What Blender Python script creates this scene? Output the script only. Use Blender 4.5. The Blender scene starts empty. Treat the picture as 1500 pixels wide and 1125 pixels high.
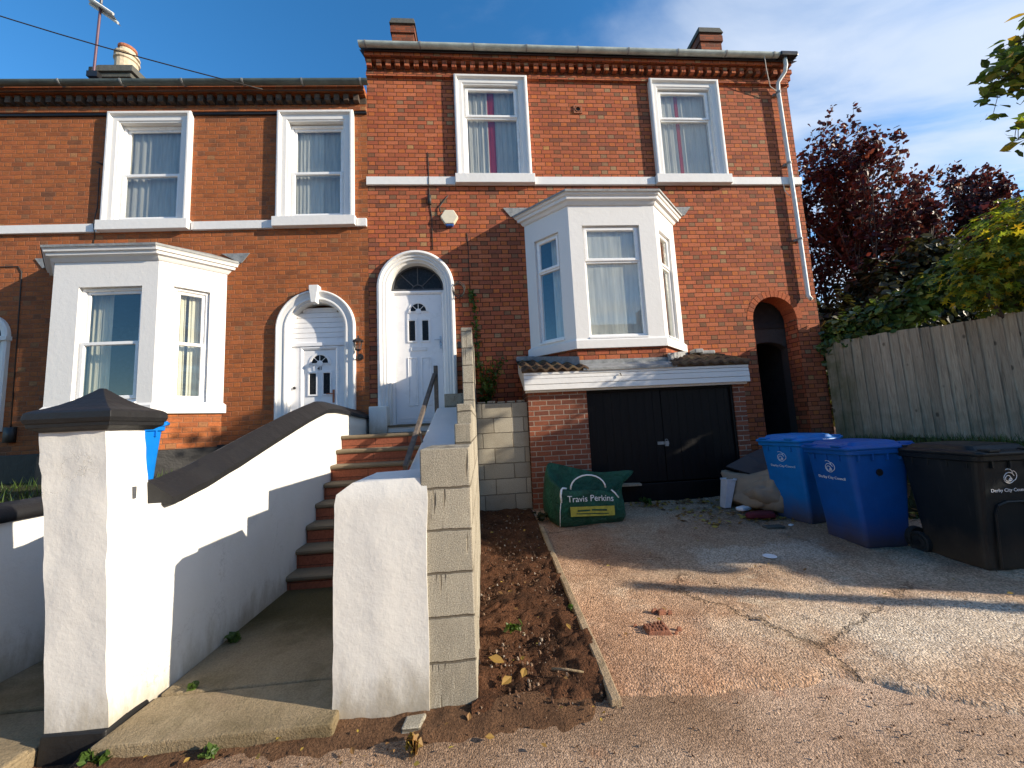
import bpy, bmesh, math, random
from mathutils import Vector, Matrix, noise as mnoise
R_ = math.radians
random.seed(7)
SC = bpy.context.scene
COL = SC.collection

# ------------------------------------------------------------------ camera
# heights are measured from the camera: z = 0 is eye level, street about -1.46
cam = bpy.data.cameras.new('camera')
cam.sensor_width = 36.0
cam.lens = 36.0 * 563.0 / 1500.0
cam.clip_start = 0.05
cam.clip_end = 3000.0
camo = bpy.data.objects.new('camera', cam)
COL.objects.link(camo)
def cam_axes(yaw, pitch, roll):
    f = Vector((math.sin(yaw)*math.cos(pitch), math.cos(yaw)*math.cos(pitch), math.sin(pitch)))
    r = Vector((math.cos(yaw), -math.sin(yaw), 0))
    u = r.cross(f)
    return math.cos(roll)*r + math.sin(roll)*u, -math.sin(roll)*r + math.cos(roll)*u, f
cr, cu, cf = cam_axes(R_(4.5), R_(6.17), R_(-2.83))
camo.matrix_world = Matrix(((cr.x, cu.x, -cf.x, 0), (cr.y, cu.y, -cf.y, 0), (cr.z, cu.z, -cf.z, 0), (0, 0, 0, 1)))
SC.camera = camo

# ------------------------------------------------------------------ light
SUN_AZ, SUN_EL = 71.5, 20.0          # degrees from the facade normal towards +x, elevation
to_sun = Vector((math.cos(R_(SUN_EL))*math.sin(R_(SUN_AZ)), -math.cos(R_(SUN_EL))*math.cos(R_(SUN_AZ)), math.sin(R_(SUN_EL))))
sun = bpy.data.lights.new('sun', 'SUN')
sun.energy = 4.9
sun.angle = R_(0.5)
sun.color = (1.0, 0.87, 0.69)
suno = bpy.data.objects.new('sun', sun)
COL.objects.link(suno)
suno.rotation_euler = (-to_sun).to_track_quat('-Z', 'Y').to_euler()
SC.view_settings.view_transform = 'Standard'
SC.view_settings.look = 'None'
SC.view_settings.exposure = 0.72
SC.view_settings.gamma = 1.0

W = bpy.data.worlds.new('World')
SC.world = W
W.use_nodes = True
def build_world():
    nt = W.node_tree
    nt.nodes.clear()
    n = nt.nodes.new; l = nt.links.new
    out = n('ShaderNodeOutputWorld'); bg = n('ShaderNodeBackground')
    sky = n('ShaderNodeTexSky'); sky.sky_type = 'NISHITA'
    sky.sun_disc = False
    sky.sun_elevation = R_(SUN_EL)
    sky.sun_rotation = R_(180 - SUN_AZ)
    sky.air_density = 1.0; sky.dust_density = 0.25; sky.ozone_density = 2.5
    hs = n('ShaderNodeHueSaturation'); hs.inputs['Saturation'].default_value = 1.30; hs.inputs['Value'].default_value = 1.34
    l(sky.outputs[0], hs.inputs['Color'])
    tc = n('ShaderNodeTexCoord')
    sp = n('ShaderNodeSeparateXYZ'); l(tc.outputs['Generated'], sp.inputs[0])
    # project the direction onto a cloud layer
    mx = n('ShaderNodeMath'); mx.operation = 'MAXIMUM'; l(sp.outputs['Z'], mx.inputs[0]); mx.inputs[1].default_value = 0.08
    dv = n('ShaderNodeVectorMath'); dv.operation = 'DIVIDE'
    cb = n('ShaderNodeCombineXYZ')
    for i in range(3): l(mx.outputs[0], cb.inputs[i])
    l(tc.outputs['Generated'], dv.inputs[0]); l(cb.outputs[0], dv.inputs[1])
    mp = n('ShaderNodeMapping'); mp.inputs['Rotation'].default_value = (0, 0, R_(35)); mp.inputs['Scale'].default_value = (0.75, 1.7, 1)
    l(dv.outputs[0], mp.inputs[0])
    nz = n('ShaderNodeTexNoise'); nz.inputs['Scale'].default_value = 1.7; nz.inputs['Detail'].default_value = 7; nz.inputs['Roughness'].default_value = 0.52; nz.inputs['Distortion'].default_value = 0.35
    l(mp.outputs[0], nz.inputs['Vector'])
    # more cloud to the right of the house than to the left
    mr = n('ShaderNodeMapRange'); mr.inputs['From Min'].default_value = -0.12; mr.inputs['From Max'].default_value = 0.5
    mr.inputs['To Min'].default_value = -0.16; mr.inputs['To Max'].default_value = 0.24
    l(sp.outputs['X'], mr.inputs['Value'])
    ad = n('ShaderNodeMath'); ad.operation = 'ADD'; l(nz.outputs['Fac'], ad.inputs[0]); l(mr.outputs[0], ad.inputs[1])
    m2 = n('ShaderNodeMapRange'); m2.interpolation_type = 'SMOOTHSTEP'
    m2.inputs['From Min'].default_value = 0.46; m2.inputs['From Max'].default_value = 0.92; m2.inputs['To Max'].default_value = 0.85
    l(ad.outputs[0], m2.inputs['Value'])
    mix = n('ShaderNodeMix'); mix.data_type = 'RGBA'
    l(m2.outputs[0], mix.inputs['Factor']); l(hs.outputs[0], mix.inputs['A'])
    mix.inputs['B'].default_value = (4.3, 4.8, 5.6, 1)
    l(mix.outputs['Result'], bg.inputs['Color'])
    bg.inputs['Strength'].default_value = 0.115
    l(bg.outputs[0], out.inputs['Surface'])
build_world()

# ------------------------------------------------------------------ materials
class NT:
    def __init__(s, name):
        s.m = bpy.data.materials.new(name); s.m.use_nodes = True
        s.t = s.m.node_tree; s.t.nodes.clear()
        s.out = s.t.nodes.new('ShaderNodeOutputMaterial')
    def n(s, typ, **kw):
        nd = s.t.nodes.new('ShaderNode' + typ)
        for k, v in kw.items():
            setattr(nd, k, v)
        return nd
    def put(s, sock, v):
        if hasattr(v, 'is_output') or isinstance(v, bpy.types.NodeSocket):
            s.t.links.new(v, sock)
        else:
            if isinstance(v, (tuple, list)) and len(v) == 3 and sock.type == 'RGBA': v = (*v, 1)
            sock.default_value = v
    def math(s, op, a, b=None, c=None, clamp=False):
        nd = s.n('Math', operation=op); nd.use_clamp = clamp
        s.put(nd.inputs[0], a)
        if b is not None: s.put(nd.inputs[1], b)
        if c is not None: s.put(nd.inputs[2], c)
        return nd.outputs[0]
    def noise(s, vec, scale, detail=4, rough=0.55, dist=0.0, col=False):
        nd = s.n('TexNoise')
        s.put(nd.inputs['Vector'], vec); nd.inputs['Scale'].default_value = scale
        nd.inputs['Detail'].default_value = detail; nd.inputs['Roughness'].default_value = rough; nd.inputs['Distortion'].default_value = dist
        return nd.outputs['Color'] if col else nd.outputs['Fac']
    def rng(s, v, a, b, c=0.0, d=1.0, smooth=False):
        nd = s.n('MapRange')
        if smooth: nd.interpolation_type = 'SMOOTHSTEP'
        s.put(nd.inputs['Value'], v)
        for k, x in zip(('From Min', 'From Max', 'To Min', 'To Max'), (a, b, c, d)): s.put(nd.inputs[k], x)
        return nd.outputs[0]
    def mix(s, f, a, b, mode='MIX'):
        nd = s.n('Mix', data_type='RGBA', blend_type=mode)
        s.put(nd.inputs['Factor'], f); s.put(nd.inputs['A'], a); s.put(nd.inputs['B'], b)
        return nd.outputs['Result']
    def ramp(s, f, stops, interp='LINEAR'):
        nd = s.n('ValToRGB'); cr_ = nd.color_ramp; cr_.interpolation = interp
        while len(cr_.elements) > 1: cr_.elements.remove(cr_.elements[-1])
        for i, (p, c) in enumerate(stops):
            e = cr_.elements[0] if i == 0 else cr_.elements.new(p)
            e.position = p; e.color = (*c, 1)
        s.put(nd.inputs[0], f)
        return nd.outputs[0]
    def bump(s, h, dist=0.01, strength=1.0, nrm=None):
        nd = s.n('Bump'); nd.inputs['Distance'].default_value = dist; nd.inputs['Strength'].default_value = strength
        s.put(nd.inputs['Height'], h)
        if nrm is not None: s.put(nd.inputs['Normal'], nrm)
        return nd.outputs[0]
    def bsdf(s, col, rough=0.8, nrm=None, metal=0.0, spec=0.4):
        b = s.n('BsdfPrincipled')
        s.put(b.inputs['Base Color'], col); s.put(b.inputs['Roughness'], rough); s.put(b.inputs['Metallic'], metal)
        b.inputs['Specular IOR Level'].default_value = spec
        if nrm is not None: s.put(b.inputs['Normal'], nrm)
        return b
    def done(s, sh):
        s.t.links.new(sh if isinstance(sh, bpy.types.NodeSocket) else sh.outputs[0], s.out.inputs['Surface'])
        return s.m
    def obj(s):
        return s.n('TexCoord').outputs['Object']
    def scaled(s, v, sc):
        nd = s.n('VectorMath', operation='MULTIPLY'); s.put(nd.inputs[0], v); nd.inputs[1].default_value = sc
        return nd.outputs[0]

def brick_mat(name, P, S, H, joint, stretch, header, mortar, hmix=0.0, stain=0.35, bumpd=0.006, soft=0.0022, efflo=0.0, wob=0.006, smear=0.25):
    t = NT(name)
    tc = t.n('TexCoord'); pos = tc.outputs['Object']; nor = tc.outputs['Normal']
    ps = t.n('SeparateXYZ'); t.put(ps.inputs[0], pos)
    ns = t.n('SeparateXYZ'); t.put(ns.inputs[0], nor)
    u = t.math('SUBTRACT', t.math('MULTIPLY', ps.outputs[1], ns.outputs[0]), t.math('MULTIPLY', ps.outputs[0], ns.outputs[1]))
    v = ps.outputs[2]
    flat = t.math('GREATER_THAN', t.math('ABSOLUTE', ns.outputs[2]), 0.7)
    u = t.math('ADD', t.math('MULTIPLY', u, t.math('SUBTRACT', 1, flat)), t.math('MULTIPLY', ps.outputs[0], flat))
    v = t.math('ADD', t.math('MULTIPLY', v, t.math('SUBTRACT', 1, flat)), t.math('MULTIPLY', ps.outputs[1], flat))
    u = t.math('ADD', u, 40.0); v = t.math('ADD', v, 20.0)
    w1 = t.math('MULTIPLY', t.math('SUBTRACT', t.noise(pos, 2.2, 2), 0.5), wob*2)
    w2 = t.math('MULTIPLY', t.math('SUBTRACT', t.noise(pos, 22, 3), 0.5), wob*1.2)
    v = t.math('ADD', v, t.math('ADD', w1, w2))
    r = t.math('FLOOR', t.math('DIVIDE', v, H))
    fz = t.math('SUBTRACT', v, t.math('MULTIPLY', r, H))
    wn0 = t.n('TexWhiteNoise', noise_dimensions='1D'); t.put(wn0.inputs['W'], r)
    sh = t.math('MULTIPLY', t.math('MODULO', r, 2.0), P/2)
    uu = t.math('ADD', t.math('ADD', u, sh), t.math('ADD', t.math('MULTIPLY', wn0.outputs[0], 0.03), w2))
    k = t.math('FLOOR', t.math('DIVIDE', uu, P))
    m = t.math('SUBTRACT', uu, t.math('MULTIPLY', k, P))
    dx = t.math('MINIMUM', m, t.math('SUBTRACT', P, m))
    if S < P:
        ish = t.math('GREATER_THAN', m, S)
        dx = t.math('MINIMUM', dx, t.math('ABSOLUTE', t.math('SUBTRACT', m, S)))
    else:
        ish = 0.0
    dz = t.math('MINIMUM', fz, t.math('SUBTRACT', H, fz))
    d = t.math('MINIMUM', dx, dz)
    mask = t.rng(d, joint/2 - soft, joint/2 + soft, smooth=True)
    idv = t.n('CombineXYZ')
    t.put(idv.inputs[0], t.math('ADD', t.math('MULTIPLY', k, 2), ish) if S < P else k); t.put(idv.inputs[1], r)
    wn = t.n('TexWhiteNoise', noise_dimensions='3D'); t.put(wn.inputs['Vector'], idv.outputs[0])
    wc = t.n('SeparateColor'); t.put(wc.inputs[0], wn.outputs['Color'])
    c = t.ramp(wn.outputs['Value'], stretch)
    if S < P:
        c = t.mix(ish, c, t.ramp(wn.outputs['Value'], header))
    mot = t.rng(t.noise(pos, 45, 6, 0.75), 0.25, 0.75, 0.6, 1.36)
    c = t.mix(1.0, c, mot, 'MULTIPLY')
    sm = t.noise(t.scaled(pos, (5.5, 5.5, 15)), 1.0, 7, 0.72, 0.3)
    c = t.mix(t.rng(sm, 0.48, 0.72, 0.0, smear), c, (0.085, 0.042, 0.024))
    c = t.mix(t.rng(sm, 0.46, 0.25, 0.0, smear*0.8), c, t.mix(1.0, c, (1.45, 1.5, 1.6), 'MULTIPLY'))
    # patchy weathering
    big = t.noise(pos, 0.9, 5, 0.6)
    c = t.mix(t.rng(big, 0.42, 0.75, 0.0, stain), c, (0.09, 0.05, 0.032))
    big2 = t.noise(t.scaled(pos, (1, 1, 0.4)), 1.7, 4, 0.6)
    c = t.mix(t.rng(big2, 0.52, 0.8, 0.0, 0.5), c, t.mix(1.0, c, (1.25, 1.1, 0.85), 'MULTIPLY'))
    if efflo > 0:
        ef = t.noise(t.scaled(pos, (1.5, 1.5, 0.8)), 1.3, 5, 0.7)
        c = t.mix(t.rng(ef, 0.6, 0.8, 0.0, efflo), c, (0.5, 0.42, 0.36))
    mo = t.mix(t.rng(t.noise(pos, 5, 4), 0.3, 0.7), mortar, tuple(x*0.6 for x in mortar))
    c = t.mix(mask, mo, c)
    h = t.math('ADD', mask, t.math('MULTIPLY', t.noise(pos, 120, 3), 0.35))
    h = t.math('ADD', h, t.math('MULTIPLY', wc.outputs[1], 0.3))
    b = t.bsdf(c, 0.88, t.bump(h, bumpd, 1.0), spec=0.25)
    return t.done(b)

def paint_mat(name, col, rough=0.6, lump=0.006, dirt=0.2, scale=9.0, dirtcol=(0.45, 0.42, 0.36), spec=0.4, flake=None, foot=False):
    t = NT(name); p = t.obj()
    a = t.noise(p, scale, 5, 0.6); b2 = t.noise(p, scale*6, 4, 0.6)
    h = t.math('ADD', a, t.math('MULTIPLY', b2, 0.25))
    f = t.rng(t.noise(t.scaled(p, (1, 1, 0.5)), 3.1, 7, 0.7), 0.5, 0.8, 0.0, dirt)
    c = t.mix(f, col, dirtcol)
    if foot:
        ps = t.n('SeparateXYZ'); t.put(ps.inputs[0], p)
        ft = t.rng(t.math('ADD', ps.outputs[2], t.math('MULTIPLY', t.noise(t.scaled(p, (1, 1, 0.35)), 7, 6, 0.75), -0.55)), -0.30, 0.02, 1.0, 0.0, True)
        c = t.mix(t.math('MULTIPLY', ft, 0.75), c, (0.27, 0.225, 0.15))
        hc = t.n('TexVoronoi', feature='DISTANCE_TO_EDGE'); hc.inputs['Scale'].default_value = 1.1
        wv = t.n('VectorMath', operation='ADD'); t.put(wv.inputs[0], p); t.put(wv.inputs[1], t.noise(p, 3.5, 6, 0.7, col=True)); t.put(hc.inputs['Vector'], wv.outputs[0])
        hl = t.math('MULTIPLY', t.rng(hc.outputs['Distance'], 0.0, 0.006, 1, 0), t.rng(t.noise(p, 1.7, 3), 0.52, 0.6))
        c = t.mix(t.math('MULTIPLY', hl, 0.35), c, (0.30, 0.28, 0.24))
        h = t.math('SUBTRACT', h, t.math('MULTIPLY', hl, 0.25))
    if flake:
        fl = t.rng(t.noise(p, 14, 6, 0.75), 0.66, 0.7, 0, 1)
        c = t.mix(fl, c, flake)
    return t.done(t.bsdf(c, rough, t.bump(h, lump, 1.0), spec=spec))

def simple_mat(name, col, rough=0.5, metal=0.0, var=0.12, scale=12.0, bump=0.0, spec=0.5):
    t = NT(name); p = t.obj()
    nz = t.noise(p, scale, 5, 0.6)
    c = t.mix(1.0, col, t.rng(nz, 0.3, 0.7, 1-var, 1+var), 'MULTIPLY')
    nrm = t.bump(t.noise(p, scale*3, 4), bump, 1.0) if bump else None
    return t.done(t.bsdf(c, t.rng(nz, 0.3, 0.7, max(0.05, rough-0.08), rough+0.08), nrm, metal, spec))

def glass_mat(name, tint=(0.94, 0.96, 0.96)):
    t = NT(name)
    tr = t.n('BsdfTransparent'); tr.inputs[0].default_value = (*tint, 1)
    gl = t.n('BsdfGlossy'); gl.inputs['Roughness'].default_value = 0.015; gl.inputs[0].default_value = (1, 1, 1, 1)
    lw = t.n('LayerWeight'); lw.inputs['Blend'].default_value = 0.5
    fr = t.math('MULTIPLY_ADD', t.math('POWER', lw.outputs['Facing'], 4.0), 0.9, 0.06, clamp=True)
    mx = t.n('MixShader'); t.put(mx.inputs[0], fr)
    t.t.links.new(tr.outputs[0], mx.inputs[1]); t.t.links.new(gl.outputs[0], mx.inputs[2])
    return t.done(mx)

def cloth_mat(name, col, trans=0.35):
    t = NT(name); p = t.obj()
    c = t.mix(1.0, col, t.rng(t.noise(t.scaled(p, (6, 6, 0.5)), 4, 4), 0.3, 0.7, 0.82, 1.12), 'MULTIPLY')
    d = t.n('BsdfDiffuse'); t.put(d.inputs[0], c)
    tl = t.n('BsdfTranslucent'); t.put(tl.inputs[0], c)
    mx = t.n('MixShader'); mx.inputs[0].default_value = trans
    t.t.links.new(d.outputs[0], mx.inputs[1]); t.t.links.new(tl.outputs[0], mx.inputs[2])
    return t.done(mx)

def leaf_mat(name, stops, rough=0.45, trans=0.35):
    t = NT(name)
    g = t.n('NewGeometry')
    c = t.ramp(g.outputs['Random Per Island'], stops)
    p = t.obj()
    c = t.mix(1.0, c, t.rng(t.noise(p, 2.2, 3), 0.3, 0.7, 0.7, 1.25), 'MULTIPLY')
    b = t.bsdf(c, rough, spec=0.4)
    tl = t.n('BsdfTranslucent'); t.put(tl.inputs[0], t.mix(1.0, c, (1.5, 1.4, 0.8), 'MULTIPLY'))
    mx = t.n('MixShader'); mx.inputs[0].default_value = trans
    t.t.links.new(b.outputs[0], mx.inputs[1]); t.t.links.new(tl.outputs[0], mx.inputs[2])
    return t.done(mx)

M = {}
M['brick_main'] = brick_mat('flemish bond red brick', 0.352, 0.235, 0.0795, 0.011,
    [(0.0, (0.33, 0.082, 0.040)), (0.35, (0.43, 0.118, 0.054)), (0.7, (0.49, 0.150, 0.068)), (0.88, (0.37, 0.10, 0.050)), (1.0, (0.19, 0.072, 0.045))],
    [(0.0, (0.50, 0.145, 0.042)), (0.45, (0.42, 0.115, 0.038)), (0.66, (0.33, 0.10, 0.042)), (0.76, (0.20, 0.09, 0.048)), (0.88, (0.27, 0.14, 0.075)), (0.96, (0.36, 0.23, 0.12)), (1.0, (0.48, 0.22, 0.07))],
    (0.085, 0.036, 0.022), stain=0.3, efflo=0.10)
M['brick_chimney'] = brick_mat('sooty chimney brick', 0.238, 0.238, 0.0795, 0.012,
    [(0.0, (0.13, 0.048, 0.03)), (0.5, (0.22, 0.065, 0.034)), (1.0, (0.30, 0.085, 0.038))], None, (0.16, 0.11, 0.08), stain=0.6)
M['brick_left'] = brick_mat('weathered orange brown brick', 0.350, 0.234, 0.0785, 0.009,
    [(0.0, (0.27, 0.082, 0.030)), (0.2, (0.36, 0.110, 0.034)), (0.55, (0.40, 0.120, 0.040)), (0.88, (0.35, 0.105, 0.037)), (0.97, (0.26, 0.085, 0.032)), (1.0, (0.17, 0.068, 0.034))],
    [(0.0, (0.41, 0.125, 0.036)), (0.65, (0.34, 0.11, 0.036)), (0.85, (0.21, 0.08, 0.038)), (1.0, (0.36, 0.17, 0.07))],
    (0.30, 0.145, 0.08), stain=0.34, soft=0.004, efflo=0.14, bumpd=0.005, wob=0.011, smear=0.62)
M['brick_sooty'] = brick_mat('blackened brick', 0.2, 0.2, 0.2, 0.002, [(0, (0.05, 0.045, 0.04)), (1, (0.12, 0.09, 0.07))], None, (0.05, 0.04, 0.035))
def voussoir_mat():
    t = NT('arch brick'); g = t.n('NewGeometry'); p = t.obj()
    c = t.ramp(g.outputs['Random Per Island'], [(0, (0.36, 0.10, 0.045)), (0.6, (0.46, 0.125, 0.05)), (1, (0.27, 0.09, 0.05))])
    c = t.mix(1.0, c, t.rng(t.noise(p, 45, 6, 0.75), 0.25, 0.75, 0.6, 1.36), 'MULTIPLY')
    return t.done(t.bsdf(c, 0.88, t.bump(t.noise(p, 90, 4), 0.003), spec=0.2))
M['voussoir'] = voussoir_mat()
M['brick_garage'] = brick_mat('dark red stretcher brick with pale mortar', 0.225, 0.225, 0.075, 0.012,
    [(0.0, (0.16, 0.055, 0.036)), (0.5, (0.23, 0.075, 0.042)), (1.0, (0.28, 0.09, 0.05))],
    None, (0.42, 0.34, 0.27), stain=0.25)
M['brick_step'] = brick_mat('dark red step brick', 0.42, 0.42, 0.09, 0.005,
    [(0.0, (0.24, 0.07, 0.04)), (1.0, (0.33, 0.10, 0.052))], None, (0.10, 0.05, 0.035), stain=0.5)
def block_mat():
    t = NT('concrete block')
    tc = t.n('TexCoord'); pos = tc.outputs['Object']; nor = tc.outputs['Normal']
    ps = t.n('SeparateXYZ'); t.put(ps.inputs[0], pos); ns = t.n('SeparateXYZ'); t.put(ns.inputs[0], nor)
    u = t.math('SUBTRACT', t.math('MULTIPLY', ps.outputs[1], ns.outputs[0]), t.math('MULTIPLY', ps.outputs[0], ns.outputs[1]))
    wb = t.math('MULTIPLY', t.math('SUBTRACT', t.noise(pos, 12, 4), 0.5), 0.02)
    u = t.math('ADD', t.math('ADD', u, 20.1), wb); v = t.math('ADD', t.math('ADD', ps.outputs[2], 20.35), wb)
    r = t.math('FLOOR', t.math('DIVIDE', v, 0.225)); fz = t.math('SUBTRACT', v, t.math('MULTIPLY', r, 0.225))
    uu = t.math('ADD', u, t.math('MULTIPLY', t.math('MODULO', r, 2.0), 0.17))
    k = t.math('FLOOR', t.math('DIVIDE', uu, 0.45)); m = t.math('SUBTRACT', uu, t.math('MULTIPLY', k, 0.45))
    dd = t.math('MINIMUM', t.math('MINIMUM', m, t.math('SUBTRACT', 0.45, m)), t.math('MINIMUM', fz, t.math('SUBTRACT', 0.225, fz)))
    mask = t.rng(dd, 0.003, 0.009, smooth=True)
    idv = t.n('CombineXYZ'); t.put(idv.inputs[0], k); t.put(idv.inputs[1], r)
    wn = t.n('TexWhiteNoise', noise_dimensions='3D'); t.put(wn.inputs['Vector'], idv.outputs[0])
    c = t.ramp(wn.outputs['Value'], [(0, (0.30, 0.27, 0.215)), (0.5, (0.36, 0.33, 0.265)), (1, (0.42, 0.385, 0.31))])
    gr = t.noise(pos, 150, 4, 0.85)
    c = t.mix(1.0, c, t.rng(gr, 0.35, 0.65, 0.5, 1.4), 'MULTIPLY')
    c = t.mix(t.rng(t.noise(pos, 3.5, 6, 0.7), 0.5, 0.78, 0, 0.4), c, (0.16, 0.13, 0.09))
    c = t.mix(mask, (0.15, 0.13, 0.10), c)
    h = t.math('ADD', mask, t.math('MULTIPLY', gr, 0.8))
    return t.done(t.bsdf(c, 0.95, t.bump(h, 0.006, 1.0), spec=0.15))
M['block'] = block_mat()
M['white_wall'] = paint_mat('white masonry paint', (0.68, 0.675, 0.645), 0.6, 0.0045, 0.25, 9.0, (0.52, 0.51, 0.46), foot=True)
M['white_trim'] = paint_mat('white stone paint', (0.74, 0.735, 0.715), 0.5, 0.003, 0.22, 16.0, (0.56, 0.53, 0.47), flake=(0.66, 0.63, 0.58))
M['upvc'] = simple_mat('white window plastic', (0.82, 0.82, 0.81), 0.28, 0, 0.03, 5)
M['upvc_door'] = simple_mat('white door plastic', (0.80, 0.80, 0.81), 0.3, 0, 0.03, 5)
M['black_paint'] = paint_mat('black masonry paint', (0.012, 0.012, 0.013), 0.55, 0.008, 0.3, 8, (0.035, 0.034, 0.033))
M['glass'] = glass_mat('window glass')
M['dark_glass'] = simple_mat('dark obscured glass', (0.02, 0.022, 0.025), 0.25, 0, 0.2, 30, 0.001, spec=0.15)
M['lead'] = simple_mat('grey lead sheet', (0.24, 0.25, 0.25), 0.6, 0, 0.3, 14, 0.004)
M['gutter'] = simple_mat('grey green gutter', (0.44, 0.49, 0.45), 0.5, 0, 0.25, 6)
M['gutter_dark'] = simple_mat('dirty dark gutter', (0.09, 0.11, 0.10), 0.55, 0, 0.3, 6)
M['pipe'] = simple_mat('grey white drainpipe', (0.60, 0.63, 0.62), 0.45, 0, 0.15, 8)
M['black_plastic'] = simple_mat('black plastic', (0.014, 0.014, 0.016), 0.4, 0, 0.2, 10)
M['stone'] = paint_mat('grey sandstone tread', (0.19, 0.145, 0.092), 0.85, 0.008, 0.5, 10, (0.06, 0.06, 0.035))
M['slate'] = simple_mat('dark slate', (0.07, 0.075, 0.085), 0.6, 0, 0.3, 20, 0.006)
M['cement'] = paint_mat('weathered cement', (0.085, 0.085, 0.075), 0.9, 0.012, 0.5, 12, (0.06, 0.07, 0.045))
M['pot'] = simple_mat('buff chimney pot', (0.50, 0.42, 0.30), 0.8, 0, 0.2, 12, 0.004)
M['terracotta'] = simple_mat('terracotta', (0.33, 0.12, 0.06), 0.85, 0, 0.3, 25, 0.006)
M['room'] = simple_mat('dim room plaster', (0.22, 0.20, 0.18), 0.9)
M['curtain_white'] = cloth_mat('white net curtain', (0.86, 0.84, 0.76), 0.3)
M['curtain_cream'] = cloth_mat('cream curtain', (0.82, 0.77, 0.60), 0.25)
M['curtain_grey'] = cloth_mat('grey curtain', (0.72, 0.69, 0.62), 0.3)
M['curtain_red'] = cloth_mat('red curtain', (0.42, 0.035, 0.05), 0.2)
M['steel_rail'] = simple_mat('rusty grey rail', (0.13, 0.105, 0.085), 0.65, 0.2, 0.45, 18, 0.003)
M['chrome'] = simple_mat('bright steel', (0.6, 0.6, 0.6), 0.3, 1.0)
M['render_rough'] = paint_mat('rough grey render', (0.075, 0.068, 0.06), 0.95, 0.03, 0.5, 18, (0.05, 0.05, 0.045))
M['soot'] = simple_mat('sooty dark wall', (0.03, 0.028, 0.026), 0.9, 0, 0.4, 8, 0.01)  # shade of recesses and holes put into a near-black colour
M['cream_plastic'] = simple_mat('cream plastic', (0.72, 0.66, 0.50), 0.4, 0, 0.05)
M['blue_plastic'] = simple_mat('blue lens plastic', (0.03, 0.09, 0.3), 0.3)
M['cable'] = simple_mat('dark cable', (0.03, 0.025, 0.022), 0.6)
M['cable_pale'] = simple_mat('pale cable', (0.55, 0.52, 0.47), 0.6)
M['white_print'] = simple_mat('white print', (0.78, 0.79, 0.80), 0.5, 0, 0.02)
M['yellow_print'] = simple_mat('yellow print', (0.42, 0.37, 0.05), 0.6, 0, 0.25, 20)

def garage_door_mat():
    t = NT('black painted planks'); p = t.obj()
    s = t.scaled(p, (30, 30, 1.2))
    st = t.noise(s, 1.5, 5, 0.7)
    c = t.mix(t.rng(st, 0.5, 0.8, 0, 0.35), (0.0045, 0.0045, 0.0055), (0.022, 0.022, 0.024))
    return t.done(t.bsdf(c, t.rng(st, 0.3, 0.7, 0.42, 0.6), t.bump(st, 0.003), spec=0.18))
M['garage_door'] = garage_door_mat()
def tile_mat():
    t = NT('brown concrete pantile'); p = t.obj()
    c = t.ramp(t.noise(p, 6, 6, 0.7), [(0.3, (0.05, 0.035, 0.026)), (0.5, (0.10, 0.062, 0.04)), (0.62, (0.14, 0.10, 0.05)), (0.75, (0.16, 0.15, 0.10))])
    return t.done(t.bsdf(c, 0.92, t.bump(t.noise(p, 60, 4), 0.006), spec=0.15))
M['pantile'] = tile_mat()
def fence_mat():
    t = NT('weathered grey brown fence board'); p = t.obj()
    g = t.n('NewGeometry'); rnd = g.outputs['Random Per Island']
    off = t.n('CombineXYZ'); t.put(off.inputs[0], t.math('MULTIPLY', rnd, 37.0)); t.put(off.inputs[2], t.math('MULTIPLY', rnd, 11.0))
    ad = t.n('VectorMath', operation='ADD'); t.put(ad.inputs[0], p); t.put(ad.inputs[1], off.outputs[0]); q = ad.outputs[0]
    grain = t.noise(t.scaled(q, (26, 26, 1.3)), 2.0, 6, 0.65, 1.2)
    c = t.ramp(grain, [(0.3, (0.24, 0.18, 0.128)), (0.5, (0.40, 0.312, 0.225)), (0.7, (0.50, 0.41, 0.305))])
    c = t.mix(1.0, c, t.rng(rnd, 0, 1, 0.72, 1.15), 'MULTIPLY')
    kn = t.n('TexVoronoi'); kn.inputs['Scale'].default_value = 1.0; t.put(kn.inputs['Vector'], t.scaled(q, (7.5, 7.5, 4.2)))
    knot = t.rng(kn.outputs['Distance'], 0.10, 0.20, 1, 0, True)
    sel = t.n('SeparateColor'); t.put(sel.inputs[0], kn.outputs['Color'])
    knot = t.math('MULTIPLY', knot, t.math('GREATER_THAN', sel.outputs[0], 0.55))
    c = t.mix(t.math('MULTIPLY', knot, 0.75), c, (0.055, 0.04, 0.03))
    ps = t.n('SeparateXYZ'); t.put(ps.inputs[0], p)
    green = t.math('MULTIPLY', t.rng(ps.outputs[0], 0.1, 0.6, 1, 0), t.rng(t.noise(p, 2.5, 4), 0.3, 0.6))
    c = t.mix(t.math('MULTIPLY', green, 0.75), c, (0.06, 0.075, 0.02))
    low = t.math('MULTIPLY', t.rng(ps.outputs[2], 0.2, 0.9, 1, 0), t.rng(t.noise(p, 4, 5), 0.4, 0.65))
    c = t.mix(t.math('MULTIPLY', low, 0.4), c, (0.07, 0.075, 0.04))
    return t.done(t.bsdf(c, 0.85, t.bump(grain, 0.004), spec=0.2))
M['fence'] = fence_mat()

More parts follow.
